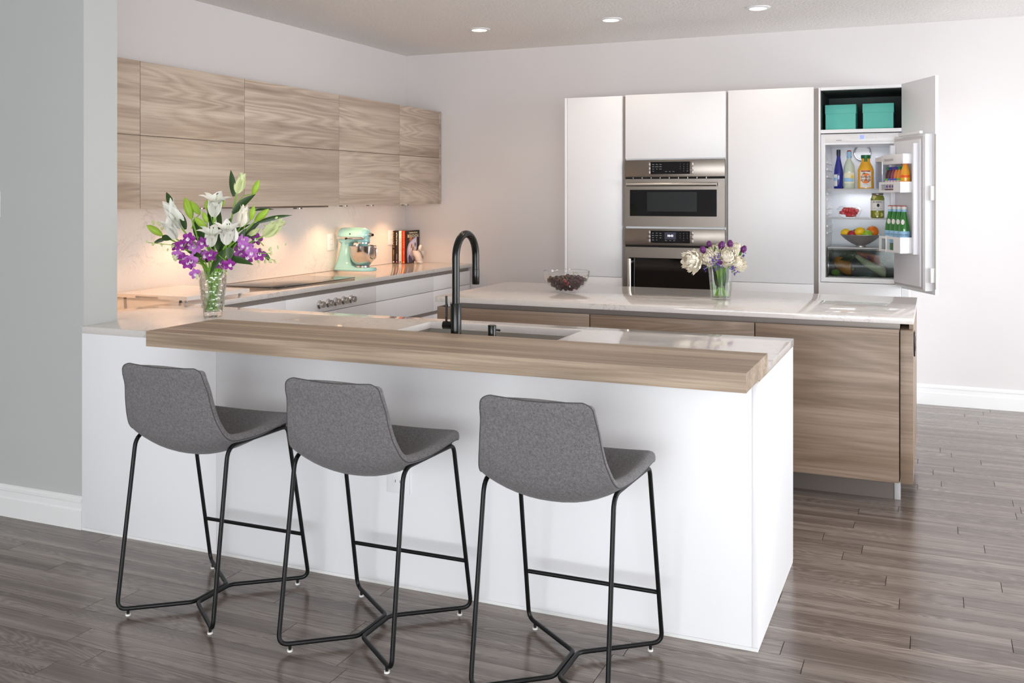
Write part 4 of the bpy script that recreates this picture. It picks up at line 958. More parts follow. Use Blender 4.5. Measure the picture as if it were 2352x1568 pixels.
# vegetables in the crisper
cb0 = cz0+0.0035
M['squash'] = plain('squash_skin', 'f29b20', 0.35); M['bokwhite'] = plain('bok_choy_stalk', 'd9dcb8', 0.4); M['bokleaf'] = plain('dark_leaf', '2f4a22', 0.6); M['carrot'] = plain('carrot_skin', 'd9582a', 0.5)
M['purple_band'] = plain('purple_band', '6b3fa0', 0.4); M['herb'] = plain('carrot_top', '4d6a2c', 0.6)
ys = cyf+0.125
t = thing('squash', 'orange butternut squash lying in the crisper drawer', 'squash', (ony(1943,630,ys).x, ys, cb0))
sp_ = spline([ony(1930,592,ys+0.03), ony(1932,604,ys+0.012), ony(1944,614,ys), ony(1957,623,ys)], 6); n = len(sp_); sp_ = [Vector((q.x, q.y, min(max(q.z, cb0+0.047), cz1-0.05))) for q in sp_]
B().tube(sp_, [0.006]+[0.042+0.004*math.sin(3*i/n) for i in range(1,n-1)]+[0.014], 16).build('skin', M['squash'], t, True)
e_ = sp_[-1]; B().ball(e_+Vector((0.004,-0.004,-0.002)), 0.010, 10, 8).build('stem_end', M['bokwhite'], t, True)
yb = cyf+0.05
t = thing('bok_choy', 'white-stalked bok choy head lying across the crisper drawer', 'vegetable', (ony(2010,625,yb).x, yb, cb0))
sp_ = spline([ony(1962,583,yb+0.02), ony(1980,597,yb+0.01), ony(2005,612,yb), ony(2027,624,yb), ony(2036,628,yb)], 6); n = len(sp_); sp_ = [Vector((q.x, q.y, min(max(q.z, cb0+0.034), cz1-0.03))) for q in sp_]
B().tube(sp_, [0.012+0.020*math.sin(PI*min(1,(i/(n-1))*0.62))**1.2 for i in range(n-1)]+[0.012], 14).build('stalks', M['bokwhite'], t, True)
random.seed(8)
for k in range(9):
    a = ony(1964+random.uniform(-6,8), 586+random.uniform(-4,8), yb+random.uniform(-0.015,0.02)); c = ony(1932+random.uniform(-8,18), 578+random.uniform(-4,20), yb+random.uniform(-0.01,0.05))
    c.z = min(c.z, cz1-0.012); m_ = (a+c)/2 + Vector((0,-0.01,0.008)); m_.z = min(m_.z, cz1-0.01)
    d = (c-a).normalized(); w = d.cross(Vector((0,-1,0.3))).normalized()*random.uniform(0.014,0.024)
    B().add([a-w*0.25, a+w*0.25, m_+w, c, m_-w], [(0,1,2,3,4)]).build('leaf', M['bokleaf'], t)
yc = cyf+0.13
t = thing('carrot_bunch', 'bunch of carrots tied with a purple band in the crisper drawer', 'carrots', (ony(1995,600,yc).x, yc, cb0))
for k in range(5):
    a = ony(1963+k*2, 578+k*3, yc+0.01*k); c = ony(2024+k*1.5-3, 598+k*4-6, yc+0.012*k-0.02)
    B().tube([a, a.lerp(c,0.5), a.lerp(c,0.93), c], [0.003,0.010,0.0135,0.009], 10).build('carrot', M['carrot'], t, True)
mc = ony(1995,593,yc); B().lathe([(0.0285,-0.005),(0.0285,0.005)], mc, 20, Matrix.Rotation(1.3,3,'Y')).build('tie_band', M['purple_band'], t, True)
for k in range(14):
    a = ony(2024+random.uniform(-4,3), 600+random.uniform(-8,8), yc); c = ony(2045+random.uniform(-12,4), 604+random.uniform(-20,18), yc+random.uniform(-0.03,0.02))
    B().tube([a, a.lerp(c,0.5)+Vector((0,0,0.004)), c], [0.0025,0.004,0.001], 6).build('green_top', M['herb'], t, True)
xx = ony(1919,622,cyf+0.04); o = thing('lime', 'green lime in the corner of the crisper drawer', 'lime', (xx.x, xx.y, cb0)); 
B().ball(Vector((xx.x, xx.y, cb0+0.024)), 0.024, 16, 12, (1.2,1,1)).build('skin', plain('crisper_lime', '6f9a2a', 0.4), o, True); B().ball(Vector((xx.x+0.029, xx.y, cb0+0.024)), 0.003, 8, 6).build('stem_end', M['pickle_slice'], o, True)
# door bottles
caps = ['1f7a3c','27309a','5c2a86','27309a','1f7a3c','f0561e']; jc = ['4a1626','5a1730','8c3a55','d9792b','e08a2c','f0a526']; top = ['6fb23a','3c6fd0','7a4fb0','3c6fd0','6fb23a','f0641e']
jl = ['dark berry juice bottle with green cap in the fridge door rack','dark grape juice bottle with blue cap in the fridge door rack','pink juice bottle with purple cap in the fridge door rack','orange juice bottle with blue cap in the fridge door rack','amber juice bottle with green cap in the fridge door rack','large golden juice bottle with orange cap in the fridge door rack']
nrm = (DOORM.to_3x3() @ Vector((0,-1,0)))
for k in range(6):
    big = k == 5; lx = 0.093 + k*0.043 + (0.010 if big else 0); ly = -0.128 if not big else -0.118; s_ = 1.14 if big else 0.94
    c = DOORM @ Vector((lx, ly, zr1+0.0005)); t = thing('juice_bottle', jl[k], 'bottle', c, 0, 'juice bottles in the fridge door')
    pr = [(0,0),(0.019,0),(0.0215,0.003),(0.0215,0.092),(0.0205,0.112),(0.014,0.140),(0.0115,0.148),(0.0115,0.156),(0,0.156)]
    if big: pr = [(r*1.35,z) for r,z in pr]
    B().lathe([(r,z*s_*1.0) for r,z in pr], c, 24).build('bottle_body', plain('juice_'+jc[k], jc[k], 0.12, 0, 0.5, 0.5), t, True)
    cr_ = 0.0135*(1.3 if big else 1); B().lathe([(0,0),(cr_,0),(cr_,0.017),(cr_*0.9,0.019),(0,0.019)], c+Vector((0,0,0.153*s_)), 20).build('cap', plain('cap_%d' % k, caps[k], 0.4), t, True)
    R_ = 0.0215*(1.35 if big else 1)
    f = cam_face(c.x, c.y)
    band(R_+0.0004, c.z+0.022, c.z+0.092*s_, c, -1.2, 1.2, 14, f).build('label', M['paper'] if not big else M['oj'], t, True)
    band(R_+0.0007, c.z+0.080*s_, c.z+0.094*s_, c, -1.25, 1.25, 14, f).build('label_band', plain('labelband_%d' % k, top[k], 0.5), t, True)
    band(R_+0.0007, c.z+0.028, c.z+0.044, c, -0.8, 0.2, 8, f).build('label_logo', M['purple_band'], t, True)
    band(R_+0.0007, c.z+0.048, c.z+0.070, c, -0.5, 0.5, 8, f).build('fruit_print', M['orange_fruit_print'] if k > 2 else M['redcap'], t, True)
M['green_glass'] = plain('green_bottle_glass', '1f7a22', 0.06, 0, 0.6, 0.8)
ml = ['green mineral water bottle beside the rack wall nearest the fridge interior','green mineral water bottle second from the fridge interior in the door rack','green mineral water bottle third from the fridge interior in the door rack','green mineral water bottle nearest the door edge in the lower rack']
for k in range(4):
    c = DOORM @ Vector((0.106+k*0.068, -0.122, zr2+0.0005)); t = thing('water_bottle', ml[k], 'bottle', c, 0, 'mineral water bottles in the fridge door')
    B().lathe([(0,0),(0.030,0),(0.033,0.004),(0.033,0.135),(0.031,0.165),(0.022,0.215),(0.0145,0.250),(0.0128,0.270),(0.0128,0.285),(0,0.286)], c, 28).build('glass_body', M['green_glass'], t, True)
    band(0.0139, c.z+0.248, c.z+0.272, c).build('neck_label', M['sky_label'], t, True)
    B().lathe([(0.0138,0.272),(0.0145,0.274),(0.0145,0.291)], c, 20).build('cap_skirt', M['paper'], t, True)
    B().lathe([(0.0145,0.2912),(0.0145,0.296),(0,0.297)], c, 20).build('cap_top', M['redcap'], t, True)
    f = cam_face(c.x, c.y); fd = Vector((math.cos(f), math.sin(f), 0)); rt = Vector((-fd.y, fd.x, 0)); rt = -rt if rt.x < 0 else rt
    band(0.0334, c.z+0.055, c.z+0.135, c, -1.5, 1.5, 18, f).build('label', M['sky_label'], t, True)
    text('lettering', 'S.PELLEGRINO', 0.0115, c+fd*0.0337+Vector((0,0,0.112)), rt, (0,0,1), M['ink'], t, wrap=0.0338)
    lb = []
    for a in range(16):
        q = 2*PI*a/16; dx = 0.011*math.cos(q)-0.009; dz = 0.017*math.sin(q); rr = 0.0305-0.2*(dz+0.0)+0.0006
        rr = 0.0268 - (dz)*0.19 + 0.0016; th = dx/rr; lb.append(c + (fd*math.cos(th)+rt*math.sin(th))*rr + Vector((0,0,0.193+dz)))
    B().add(lb, [tuple(range(16))]).build('crest_label', M['paper'], t)

# ================================================================== counter things
# stand mixer, facing +X
M['aqua'] = plain('aqua_enamel', '9fdadd', 0.12, 0, 0.5, 0.6); M['steel_bowl'] = plain('polished_bowl_steel', 'c9c4bf', 0.13, 1.0)
mx = thing('stand_mixer', 'pale aqua stand mixer with steel bowl on the left counter', 'mixer', (-4.150, 6.545, ZT+0.0005)); mx.scale = (0.965,)*3
def rrect(hx, hy, r, z, n=5, cx=0.0):
    out = []
    for (sx, sy, a0) in ((1,1,0),(-1,1,PI/2),(-1,-1,PI),(1,-1,1.5*PI)):
        for k in range(n+1):
            a = a0+PI/2*k/n; out.append(Vector((cx+sx*(hx-r)+r*math.cos(a), sy*(hy-r)+r*math.sin(a), z)))
    return out
def loft(loops, cap=True):
    V = []; Fq = []; n = len(loops[0])
    for L in loops: V += L
    for i in range(len(loops)-1):
        for k in range(n): Fq.append((i*n+k, i*n+(k+1)%n, (i+1)*n+(k+1)%n, (i+1)*n+k))
    if cap: Fq += [tuple(reversed(range(n))), tuple(range((len(loops)-1)*n, len(loops)*n))]
    return B().add(V, Fq)
b_ = loft([rrect(0.178,0.098,0.09,0.004), rrect(0.182,0.102,0.095,0.010), rrect(0.180,0.100,0.093,0.020), rrect(0.168,0.088,0.082,0.030)])
b_.build('base', M['aqua'], mx, True, local=True, ang=60)
b_ = loft([rrect(0.150,0.088,0.08,0.024,5,-0.03), rrect(0.085,0.074,0.06,0.045,5,-0.085), rrect(0.062,0.062,0.05,0.080,5,-0.093), rrect(0.052,0.055,0.045,0.130,5,-0.090), rrect(0.046,0.050,0.04,0.180,5,-0.084), rrect(0.046,0.048,0.04,0.205,5,-0.080), rrect(0.050,0.050,0.04,0.222,5,-0.076)])
b_.build('column', M['aqua'], mx, True, local=True, ang=60)
# head: ellipse sections along X
secs = [(-0.150,0.012,0.290,0.02),(-0.146,0.040,0.288,0.045),(-0.130,0.058,0.285,0.060),(-0.09,0.066,0.284,0.066),(-0.02,0.066,0.285,0.066),(0.05,0.064,0.287,0.064),(0.085,0.060,0.288,0.060),(0.110,0.050,0.290,0.050),(0.126,0.034,0.291,0.034),(0.132,0.010,0.292,0.012)]
L = []
for (xx, hy, zc, hz) in secs: L.append([Vector((xx, hy*math.cos(2*PI*k/24), zc+ (hz if math.sin(2*PI*k/24) > 0 else hz*0.92)*math.sin(2*PI*k/24))) for k in range(24)])
loft(L).build('head', M['aqua'], mx, True, local=True, ang=60)
loft([rrect(0.048,0.050,0.04,0.220,5,-0.076), rrect(0.090,0.056,0.045,0.240,5,-0.055), rrect(0.10,0.058,0.045,0.256,5,-0.045)]).build('neck', M['aqua'], mx, True, local=True, ang=60)
B().box(-0.136,0.118,-0.0672,-0.055,0.258,0.276).build('trim_band', M['steel_bowl'], mx, bev=0.002, local=True)
B().lathe([(0.050,0.262),(0.0525,0.263),(0.0525,0.281),(0.050,0.282)], (0.075,0,0), 32).build('trim_ring', M['steel_bowl'], mx, True, local=True)
B().lathe([(0,0.232),(0.050,0.232),(0.054,0.238),(0.054,0.250),(0.050,0.262),(0,0.263)], (0.075,0,0), 32).build('planetary', M['aqua'], mx, True, local=True)
B().lathe([(0.036,0.222),(0.053,0.223),(0.053,0.232),(0.036,0.233)], (0.075,0,0), 32).build('drip_ring', M['steel_bowl'], mx, True, local=True)
B().lathe([(0,0.190),(0.028,0.190),(0.034,0.200),(0.040,0.222),(0,0.222)], (0.075,0,0), 24).build('beater_hub', M['aqua'], mx, True, local=True)
B().tube([(0.075,0,0.19),(0.075,0,0.07)], 0.008, 10).build('beater_shaft', M['plastic_grey'], mx, True, local=True)
bw = B().lathe([(0,0.045),(0.052,0.046),(0.062,0.052),(0.088,0.085),(0.103,0.130),(0.108,0.175),(0.110,0.203),(0.113,0.205),(0.1095,0.206),(0.106,0.175),(0.101,0.131),(0.086,0.087),(0.05,0.052),(0,0.051)], (0.068,0,0), 40).build('bowl', M['steel_bowl'], mx, True, local=True)
B().lathe([(0.045,0.031),(0.058,0.031),(0.056,0.046),(0.045,0.046)], (0.068,0,0), 32).build('bowl_foot', M['steel_bowl'], bw, True, local=True)
B().tube(spline([(0.172,-0.02,0.195),(0.205,-0.026,0.192),(0.212,-0.027,0.165),(0.205,-0.026,0.115),(0.185,-0.022,0.100),(0.164,-0.02,0.104)], 6), [0.0055]*31, 8).build('bowl_handle', M['steel_bowl'], bw, True, local=True)
B().lathe([(0,0),(0.016,0),(0.016,0.022),(0.012,0.026),(0,0.026)], (0.131,0,0.292), 20, Matrix.Rotation(PI/2,3,'Y')).build('hub_cover', M['steel_bowl'], mx, True, local=True)
B().lathe([(0,0.026),(0.008,0.026),(0.010,0.030),(0.010,0.036),(0,0.038)], (0.131,0,0.292), 16, Matrix.Rotation(PI/2,3,'Y')).build('hub_knob', M['black_satin'], mx, True, local=True)
B().ball((-0.045,-0.072,0.262), 0.009, 12, 8).build('speed_knob', M['black_satin'], mx, True, local=True)
B().box(-0.03,0.012,-0.0690,-0.0672,0.260,0.264).build('speed_slot', M['dark_gap'], mx, local=True)
B().ball((-0.010,-0.0655,0.300), 0.006, 10, 8).build('lock_knob', M['black_satin'], mx, True, local=True)
# cookbooks: four spines towards the room, the last one also shows its cover
M['book_brown'] = plain('brown_cover', '3a2320', 0.5); M['book_dark'] = plain('charcoal_cover', '33272a', 0.5); M['book_white'] = plain('white_cover', 'ece5e0', 0.5); M['book_red'] = plain('red_cover', 'd92a14', 0.45); M['book_black'] = plain('black_brown_cover', '2a2220', 0.45); M['page'] = plain('page_edge', 'e9e2d6', 0.8)
M['pink'] = plain('pink_ink', 'e88a9a', 0.5); 
M['cover_lilac'] = plain('lilac_print', 'b9b0d8', 0.4); M['cover_slate'] = plain('slate_print', '4a4a66', 0.4); M['cover_tan'] = plain('tan_print', 'b06a35', 0.5); M['cover_pale'] = plain('pale_print', 'd9d4e4', 0.4)
BYF, BYK = 7.417, 7.640; bxs = [onx_x for onx_x in (max(XL+0.0065, ony(896.8,600,BYF).x), ony(907.2,600,BYF).x, ony(915.3,600,BYF).x, ony(923.2,600,BYF).x, ony(930.8,600,BYF).x, ony(934.8,600,BYF).x)]
bk = [('brown cookbook with gold spine lettering against the splashback outlet','book_brown',0.280),('charcoal cookbook with bold white spine lettering','book_dark',0.280),('white cookbook with pale spine lettering','book_white',0.281),('red cookbook with gold spine lettering','book_red',0.281),('dark cookbook showing its illustrated cover behind the mortar','book_black',0.283)]
spine = [(['B','O','U','C','H','O','N'],'gold'),('adhocathome','white'),('THE FRENCH LAUNDRY','greyink'),(['B','O','U','C','H','O','N'],'gold'),None]
trc = ['cream_label','pink','ink_dark','yellow_print','gold']
for k in range(5):
    x0, x1 = bxs[k]+0.0006, bxs[k+1]-0.0006; lab, mt, h = bk[k]
    t = thing('cookbook', lab, 'book', ((x0+x1)/2, (BYF+BYK)/2, ZT+0.0005), 0, 'cookbooks on the left counter')
    zA = ZT+0.0008
    B().box(x0,x0+0.0025,BYF,BYK,zA,zA+h).box(x1-0.0025,x1,BYF,BYK,zA,zA+h).box(x0,x1,BYF,BYF+0.0025,zA,zA+h).build('cover', M[mt], t)
    B().box(x0+0.0028,x1-0.0028,BYF+0.003,BYK-0.004,zA+0.003,zA+h-0.004).build('pages', M['page'], t)
    xc = (x0+x1)/2; ys_ = BYF-0.0004
    sp_ = spine[k]
    if sp_:
        if isinstance(sp_[0], list):
            for q, ch in enumerate(sp_[0]): text('lettering', ch, 0.020, (xc, ys_, zA+h-0.018-q*0.0205), (1,0,0), (0,0,1), M[sp_[1]], t)
            text('lettering', 'BAKERY' if k == 0 else 'COOK', 0.017, (xc, ys_, zA+h-0.185), (0,0,-1), (1,0,0), M[sp_[1]], t, sx=0.7)
        else: text('lettering', 'ad hoc at home' if k == 1 else sp_[0], 0.024 if k == 1 else 0.011, (xc, ys_, zA+h-0.070 if k == 1 else zA+0.16), (0,0,-1), (1,0,0), M[sp_[1]], t, sx=0.72 if k == 1 else 1)
        text('lettering', 'THOMAS KELLER', 0.0085, (xc, ys_, zA+0.055), (0,0,-1), (1,0,0), M['gold' if k in (0,3) else 'white' if k == 1 else 'greyink'], t, sx=0.8)
    if x1-x0 > 0.02: B().add([(xc-0.009,ys_,zA+0.006),(xc+0.009,ys_,zA+0.006),(xc,ys_,zA+0.022)], [(0,1,2)]).build('publisher_mark', M[trc[k]], t)
    if k == 4:
        X_ = x1+0.0004; Ld = BYK-BYF
        def cov(name, pts, m_, dx=0.0): B().add([(X_+dx, BYF+a*Ld, zA+b2*h) for a,b2 in pts], [tuple(range(len(pts)))]).build(name, M[m_], t)
        def arc(pts): return [tuple(p[:2]) for p in [(v.x, v.y) for v in spline([Vector((a,b2,0)) for a,b2 in pts], 5)]]
        oval = arc([(0.06,0.02),(0.02,0.22),(0.02,0.42),(0.12,0.58),(0.30,0.68),(0.55,0.76),(0.78,0.80)]) + [(0.78,0.45),(0.62,0.2),(0.45,0.02)]
        cov('cover_plate_print', oval, 'cover_lilac')
        cov('cover_plate_print', arc([(0.14,0.30),(0.12,0.45),(0.24,0.58),(0.50,0.70),(0.74,0.75)])+[(0.74,0.40),(0.50,0.22),(0.30,0.20)], 'cover_pale', 0.0003)
        cov('cover_shadow_print', [(0.12,0.02),(0.10,0.18),(0.20,0.26),(0.50,0.04),(0.48,0.02)], 'cover_slate', 0.0004)
        cov('cover_bread_print', arc([(0.22,0.66),(0.18,0.74),(0.28,0.79),(0.42,0.78),(0.40,0.74),(0.28,0.69)]), 'cover_tan', 0.0002)
        cov('cover_bread_print', arc([(0.30,0.46),(0.32,0.56),(0.37,0.60),(0.41,0.54),(0.38,0.46)]), 'cover_tan', 0.0006)
        cov('cover_bread_print', arc([(0.40,0.38),(0.43,0.48),(0.48,0.50),(0.52,0.44),(0.49,0.37)]), 'cover_tan', 0.0006)
        cov('cover_spoon_print', arc([(0.60,0.54),(0.60,0.60),(0.66,0.62),(0.70,0.57),(0.68,0.50),(0.63,0.50)]), 'cover_slate', 0.0006)
        text('lettering', 'THOMAS KELLER', 0.017, (X_+0.0005, BYF+Ld*0.50, zA+h*0.925), (0,1,0), (0,0,1), M['cream_label'], t, sx=1.15)
        text('lettering', 'BOUCHON', 0.040, (X_+0.0005, BYF+Ld*0.48, zA+h*0.825), (0,1,0), (0,0,1), M['cream_label'], t, sx=0.95)
# mortar and pestle
_t = NT('swirled_marble'); _v = _t.node('ShaderNodeTexWave', i_Scale=5.0, i_Distortion=5.0, i_Detail=3.0); _v.wave_type = 'BANDS'; _v.bands_direction = 'DIAGONAL'; _t.l.new(_t.node('ShaderNodeTexCoord').outputs['Object'], _v.inputs['Vector'])
_t.set(Base_Color=_t.ramp(_v.outputs['Fac'], [(0.0, s2l('8a817c')),(0.3, s2l('cfc6c0')),(1.0, s2l('e4dcd7'))]), Roughness=0.3); M['marble'] = _t.m
mp = ony(961.5, 600, 7.50); mpx, mpy = mp.x, 7.50
t = thing('mortar', 'grey swirled marble mortar in front of the cookbook cover', 'mortar', (mpx,mpy,ZT+0.0005))
B().lathe([(0,0),(0.040,0),(0.041,0.012),(0.034,0.020),(0.036,0.030),(0.047,0.055),(0.051,0.080),(0.053,0.105),(0.054,0.110),(0.047,0.110),(0.044,0.080),(0.034,0.045),(0,0.036)], (mpx,mpy,ZT+0.0005), 36).build('bowl', M['marble'], t, True)
B().lathe([(0.030,-0.0002),(0.041,0.0),(0.041,0.004),(0.030,0.004)], (mpx,mpy,ZT+0.0007), 36).build('foot_rim', M['marble'], t, True)
t = thing('pestle', 'marble pestle leaning in the grey mortar', 'pestle', (mpx,mpy,ZT+0.04))
B().tube([(mpx-0.012,mpy,ZT+0.045),(mpx-0.006,mpy,ZT+0.075),(mpx+0.004,mpy+0.004,ZT+0.115),(mpx+0.014,mpy+0.008,ZT+0.145),(mpx+0.018,mpy+0.010,ZT+0.158)], [0.012,0.016,0.0135,0.015,0.008], 14).build('handle', M['marble'], t, True)
B().ball((mpx-0.013,mpy,ZT+0.044), 0.014, 12, 8).build('grinding_head', M['marble'], t, True)

# ================================================================== cherry bowl
c = onz(1301, 671, ZT); bcx, bcy = c.x, c.y; bz0 = ZT+0.0005
t = thing('glass_bowl', 'round clear glass bowl of dark cherries on the island', 'bowl', (bcx,bcy,bz0))
outer = [(0,0),(0.052,0),(0.058,0.003),(0.075,0.012),(0.105,0.035),(0.127,0.066),(0.138,0.098),(0.1415,0.128)]
inner = [(0.1385,0.1285),(0.135,0.098),(0.124,0.068),(0.102,0.039),(0.072,0.016),(0.05,0.009),(0,0.008)]
B().lathe(outer+inner, (bcx,bcy,bz0), 56).build('bowl_shell', M['glass'], t, True)
B().tube([(bcx+0.140*math.cos(2*PI*k/56), bcy+0.140*math.sin(2*PI*k/56), bz0+0.1290) for k in range(56)], 0.0018, 6, closed=True).build('rim', M['glass_rim'], t, True)
_t = NT('cherry_skin'); _oi = _t.node('ShaderNodeObjectInfo'); _t.set(Base_Color=_t.ramp(_oi.outputs['Random'], [(0.0, s2l('1c060a')),(0.7, s2l('30090f')),(0.9, s2l('480d17')),(1.0, s2l('8a1a24'))]), Roughness=0.08, Coat_Weight=0.0); M['cherry'] = _t.m
M['cherry_stem'] = plain('cherry_stem', '8a8a3a', 0.6)
ch0 = thing('cherry', 'dark red cherry in the clear glass bowl on the island', 'cherry', (0,0,0), 0, 'cherries in the glass bowl')
B().lathe([(0,-0.0095),(0.006,-0.0085),(0.0105,-0.003),(0.0112,0.002),(0.009,0.0075),(0.005,0.0095),(0,0.0082)], (0,0,0), 14).build('fruit', M['cherry'], ch0, True, local=True, ang=80)
ch1 = thing('cherry', 'dark red cherry with its stalk in the clear glass bowl on the island', 'cherry', (0,0,0), 0, 'stalked cherries in the glass bowl')
B().lathe([(0,-0.0095),(0.006,-0.0085),(0.0105,-0.003),(0.0112,0.002),(0.009,0.0075),(0.005,0.0095),(0,0.0082)], (0,0,0), 14).build('fruit', M['cherry'], ch1, True, local=True, ang=80)
B().tube([(0,0,0.008),(0.004,0.002,0.020),(0.014,0.006,0.032)], 0.0009, 5).build('stalk', M['cherry_stem'], ch1, True, local=True)
random.seed(21); pts_ = []; rr_ = 0.0111
def inner_z(r):
    z_ = 0.008
    for (r0,z0_),(r1,z1_) in zip(inner[::-1], inner[::-1][1:]):
        if r0 <= r <= r1: return z0_+(z1_-z0_)*(r-r0)/(r1-r0)
    return 0.128
for _ in range(14000):
    r = 0.124*math.sqrt(random.random()); a = random.uniform(0,2*PI); px_, py_ = r*math.cos(a), r*math.sin(a)
    zlow = inner_z(min(r+0.009,0.138))+0.010; z_ = zlow
    for q in pts_:
        d2 = (q[0]-px_)**2+(q[1]-py_)**2
        if d2 < (1.9*rr_)**2: z_ = max(z_, q[2]+math.sqrt(max(0,(1.9*rr_)**2-d2)))
    topz = 0.096 - 0.020*(r/0.124)**2 + 0.012*noise.noise(Vector((px_*30,py_*30,3)))
    if z_ < topz: pts_.append((px_,py_,z_))
    if len(pts_) >= 240: break
for k, q in enumerate(pts_):
    src = ch1 if (q[2] > 0.05 and k % 4 == 0) else ch0
    o = copy_tree(src, (bcx+q[0], bcy+q[1], bz0+q[2])); o.rotation_euler = (random.uniform(-1.0,1.0), random.uniform(-1.0,1.0), random.uniform(0,6.28)) if src is ch0 else (random.uniform(-.5,.5), random.uniform(-.5,.5), random.uniform(0,6.28))
for o in (ch0, ch1):
    for c_ in list(o.children): bpy.data.objects.remove(c_)
    bpy.data.objects.remove(o)
# ================================================================== flowers
M['petal_white'] = plain('lily_petal', 'e6e6de', 0.5, sss=0); M['petal_cream'] = plain('cream_petal', 'efe9da', 0.6); M['lily_green'] = plain('bud_green', '9cbf3c', 0.45); M['bud_pale'] = plain('pale_bud', 'd3dca6', 0.5)
M['leaf'] = plain('lily_leaf', '27460f', 0.42); M['leaf_mid'] = plain('mid_leaf', '3f6a22', 0.45); M['stem'] = plain('flower_stem', '7eae38', 0.5); M['anther'] = plain('brown_anther', '3a2412', 0.7)
M['orchid'] = plain('orchid_purple', '861288', 0.5); M['orchid_pale'] = plain('orchid_pale', 'b568bd', 0.5); M['orchid_white'] = plain('orchid_lip', 'f0e4f0', 0.5); M['orchid_bud'] = plain('orchid_bud', 'cdd6a0', 0.5)
M['tulip'] = plain('tulip_purple', '5f1a66', 0.4); M['statice'] = plain('statice_violet', '5b3f9e', 0.6)
def frame_of(d):
    d = Vector(d).normalized(); u = d.orthogonal().normalized(); return d, u, d.cross(u)
def petal_mesh(base, axis, side, length, width, r0, flare, tipcurl=0.35, n=7, cup=0.25, rnd=False):
    """one petal growing along axis, leaning to side; flare = how far the tip opens"""
    V = []; Fq = []; wv = axis.cross(side).normalized()
    p = Vector(base) + side*r0*0.3; ang = 0.10
    ds = length/n
    for i in range(n+1):
        t = i/n; w = width*math.sin(PI*(0.12+0.86*t**0.85))*0.5
        if rnd: w = width*0.5*math.sqrt(max(0.0,math.sin(PI*(0.07+0.90*t))))
        d = axis*math.cos(ang) + side*math.sin(ang); nrm = side*math.cos(ang) - axis*math.sin(ang)
        for s_ in (-1,-0.5,0,0.5,1): V.append(p + wv*(w*s_) - nrm*(cup*w*s_*s_))
        p = p + d*ds; ang = 0.13 + flare*(t**(1.7 if flare < 1 else 1.15)) + tipcurl*max(0,t-0.7)*2
    for i in range(n):
        for j in range(4): Fq.append((i*5+j, i*5+j+1, (i+1)*5+j+1, (i+1)*5+j))
    return V, Fq
def lily_bloom(parent, base, tip, openness, m, length=None):
    base, tip = Vector(base), Vector(tip); ax, u, w = frame_of(tip-base); L = length or (tip-base).length*(1.28 if openness > 0.5 else 1.0)
    core = B().lathe([(0.003,-0.004),(0.0075,0.010),(0.010,L*0.30),(0.012,L*0.42)], (0,0,0), 10, Matrix((u,w,ax)).transposed()).xf(Matrix.Translation(base)).build('bloom', m, parent, True)
    rot0 = random.uniform(0,1)
    for k in range(6):
        a = 2*PI*k/6+rot0; sd = u*math.cos(a)+w*math.sin(a); inner = k % 2
        V, Fq = petal_mesh(base, ax, sd, L*(1.12 if openness > 0.5 else 1.03), L*(0.56 if inner else 0.42), 0.008, openness*(1.0 if inner else 1.15), 0.6*openness)
        o = B().add(V, Fq).build('petal', m, core, True, ang=80)
    if openness > 1.1:
        for k in range(2):
            a = random.uniform(0,6.28); q = base+ax*L*0.92+(u*math.cos(a)+w*math.sin(a))*0.012
            B().tube([base+ax*L*0.3, q], 0.0009, 5).build('filament', M['lily_green'], core, True); B().ball(q, 0.0024, 8, 6, (1,1,1.6)).build('anther', M['anther'], core, True)
def bud(parent, base, tip, r, m):
    base, tip = Vector(base), Vector(tip); pts = [base.lerp(tip, k/9) for k in range(10)]
    prof = [0.35,0.62,0.82,0.95,1.0,0.98,0.88,0.70,0.45,0.12]
    o = B().tube(pts, [r*x for x in prof], 10).build('bud', m, parent, True)
    ax, u, w = frame_of(tip-base)
    for k in range(3):
        a = 2*PI*k/3+0.4; B().tube([p + (u*math.cos(a)+w*math.sin(a))*r*x*0.98 for p, x in zip(pts[1:9], prof[1:9])], r*0.07, 5).build('ridge', M['lily_green'], o, True)
def blade(parent, a, b_, width, m, bow=0.25, toward=None, name='leaf', n=8):
    a, b_ = Vector(a), Vector(b_); d = b_-a; L = d.length; ax = d.normalized()
    cam_dir = (_C - a).normalized(); sd = ax.cross(cam_dir).normalized(); nr = sd.cross(ax)
    tw = random.uniform(-0.5,0.5); sd = sd*math.cos(tw)+nr*math.sin(tw); nr = sd.cross(ax)
    V = []; Fq = []
    for i in range(n+1):
        t = i/n; w = width*0.5*math.sin(PI*min(1,(0.06+0.94*t)**0.8))**0.9 if i < n else 0.0004
        c = a + d*t + Vector((0,0,1))*(bow*L*0.35*math.sin(PI*t)) + nr*0.0
        for s_ in (-1,0,1): V.append(c + sd*w*s_ + nr*(abs(s_)*w*0.30))
    for i in range(n):
        for j in range(2): Fq.append((i*3+j, i*3+j+1, (i+1)*3+j+1, (i+1)*3+j))
    return B().add(V, Fq).build(name, m, parent, True, ang=80)
random.seed(3)
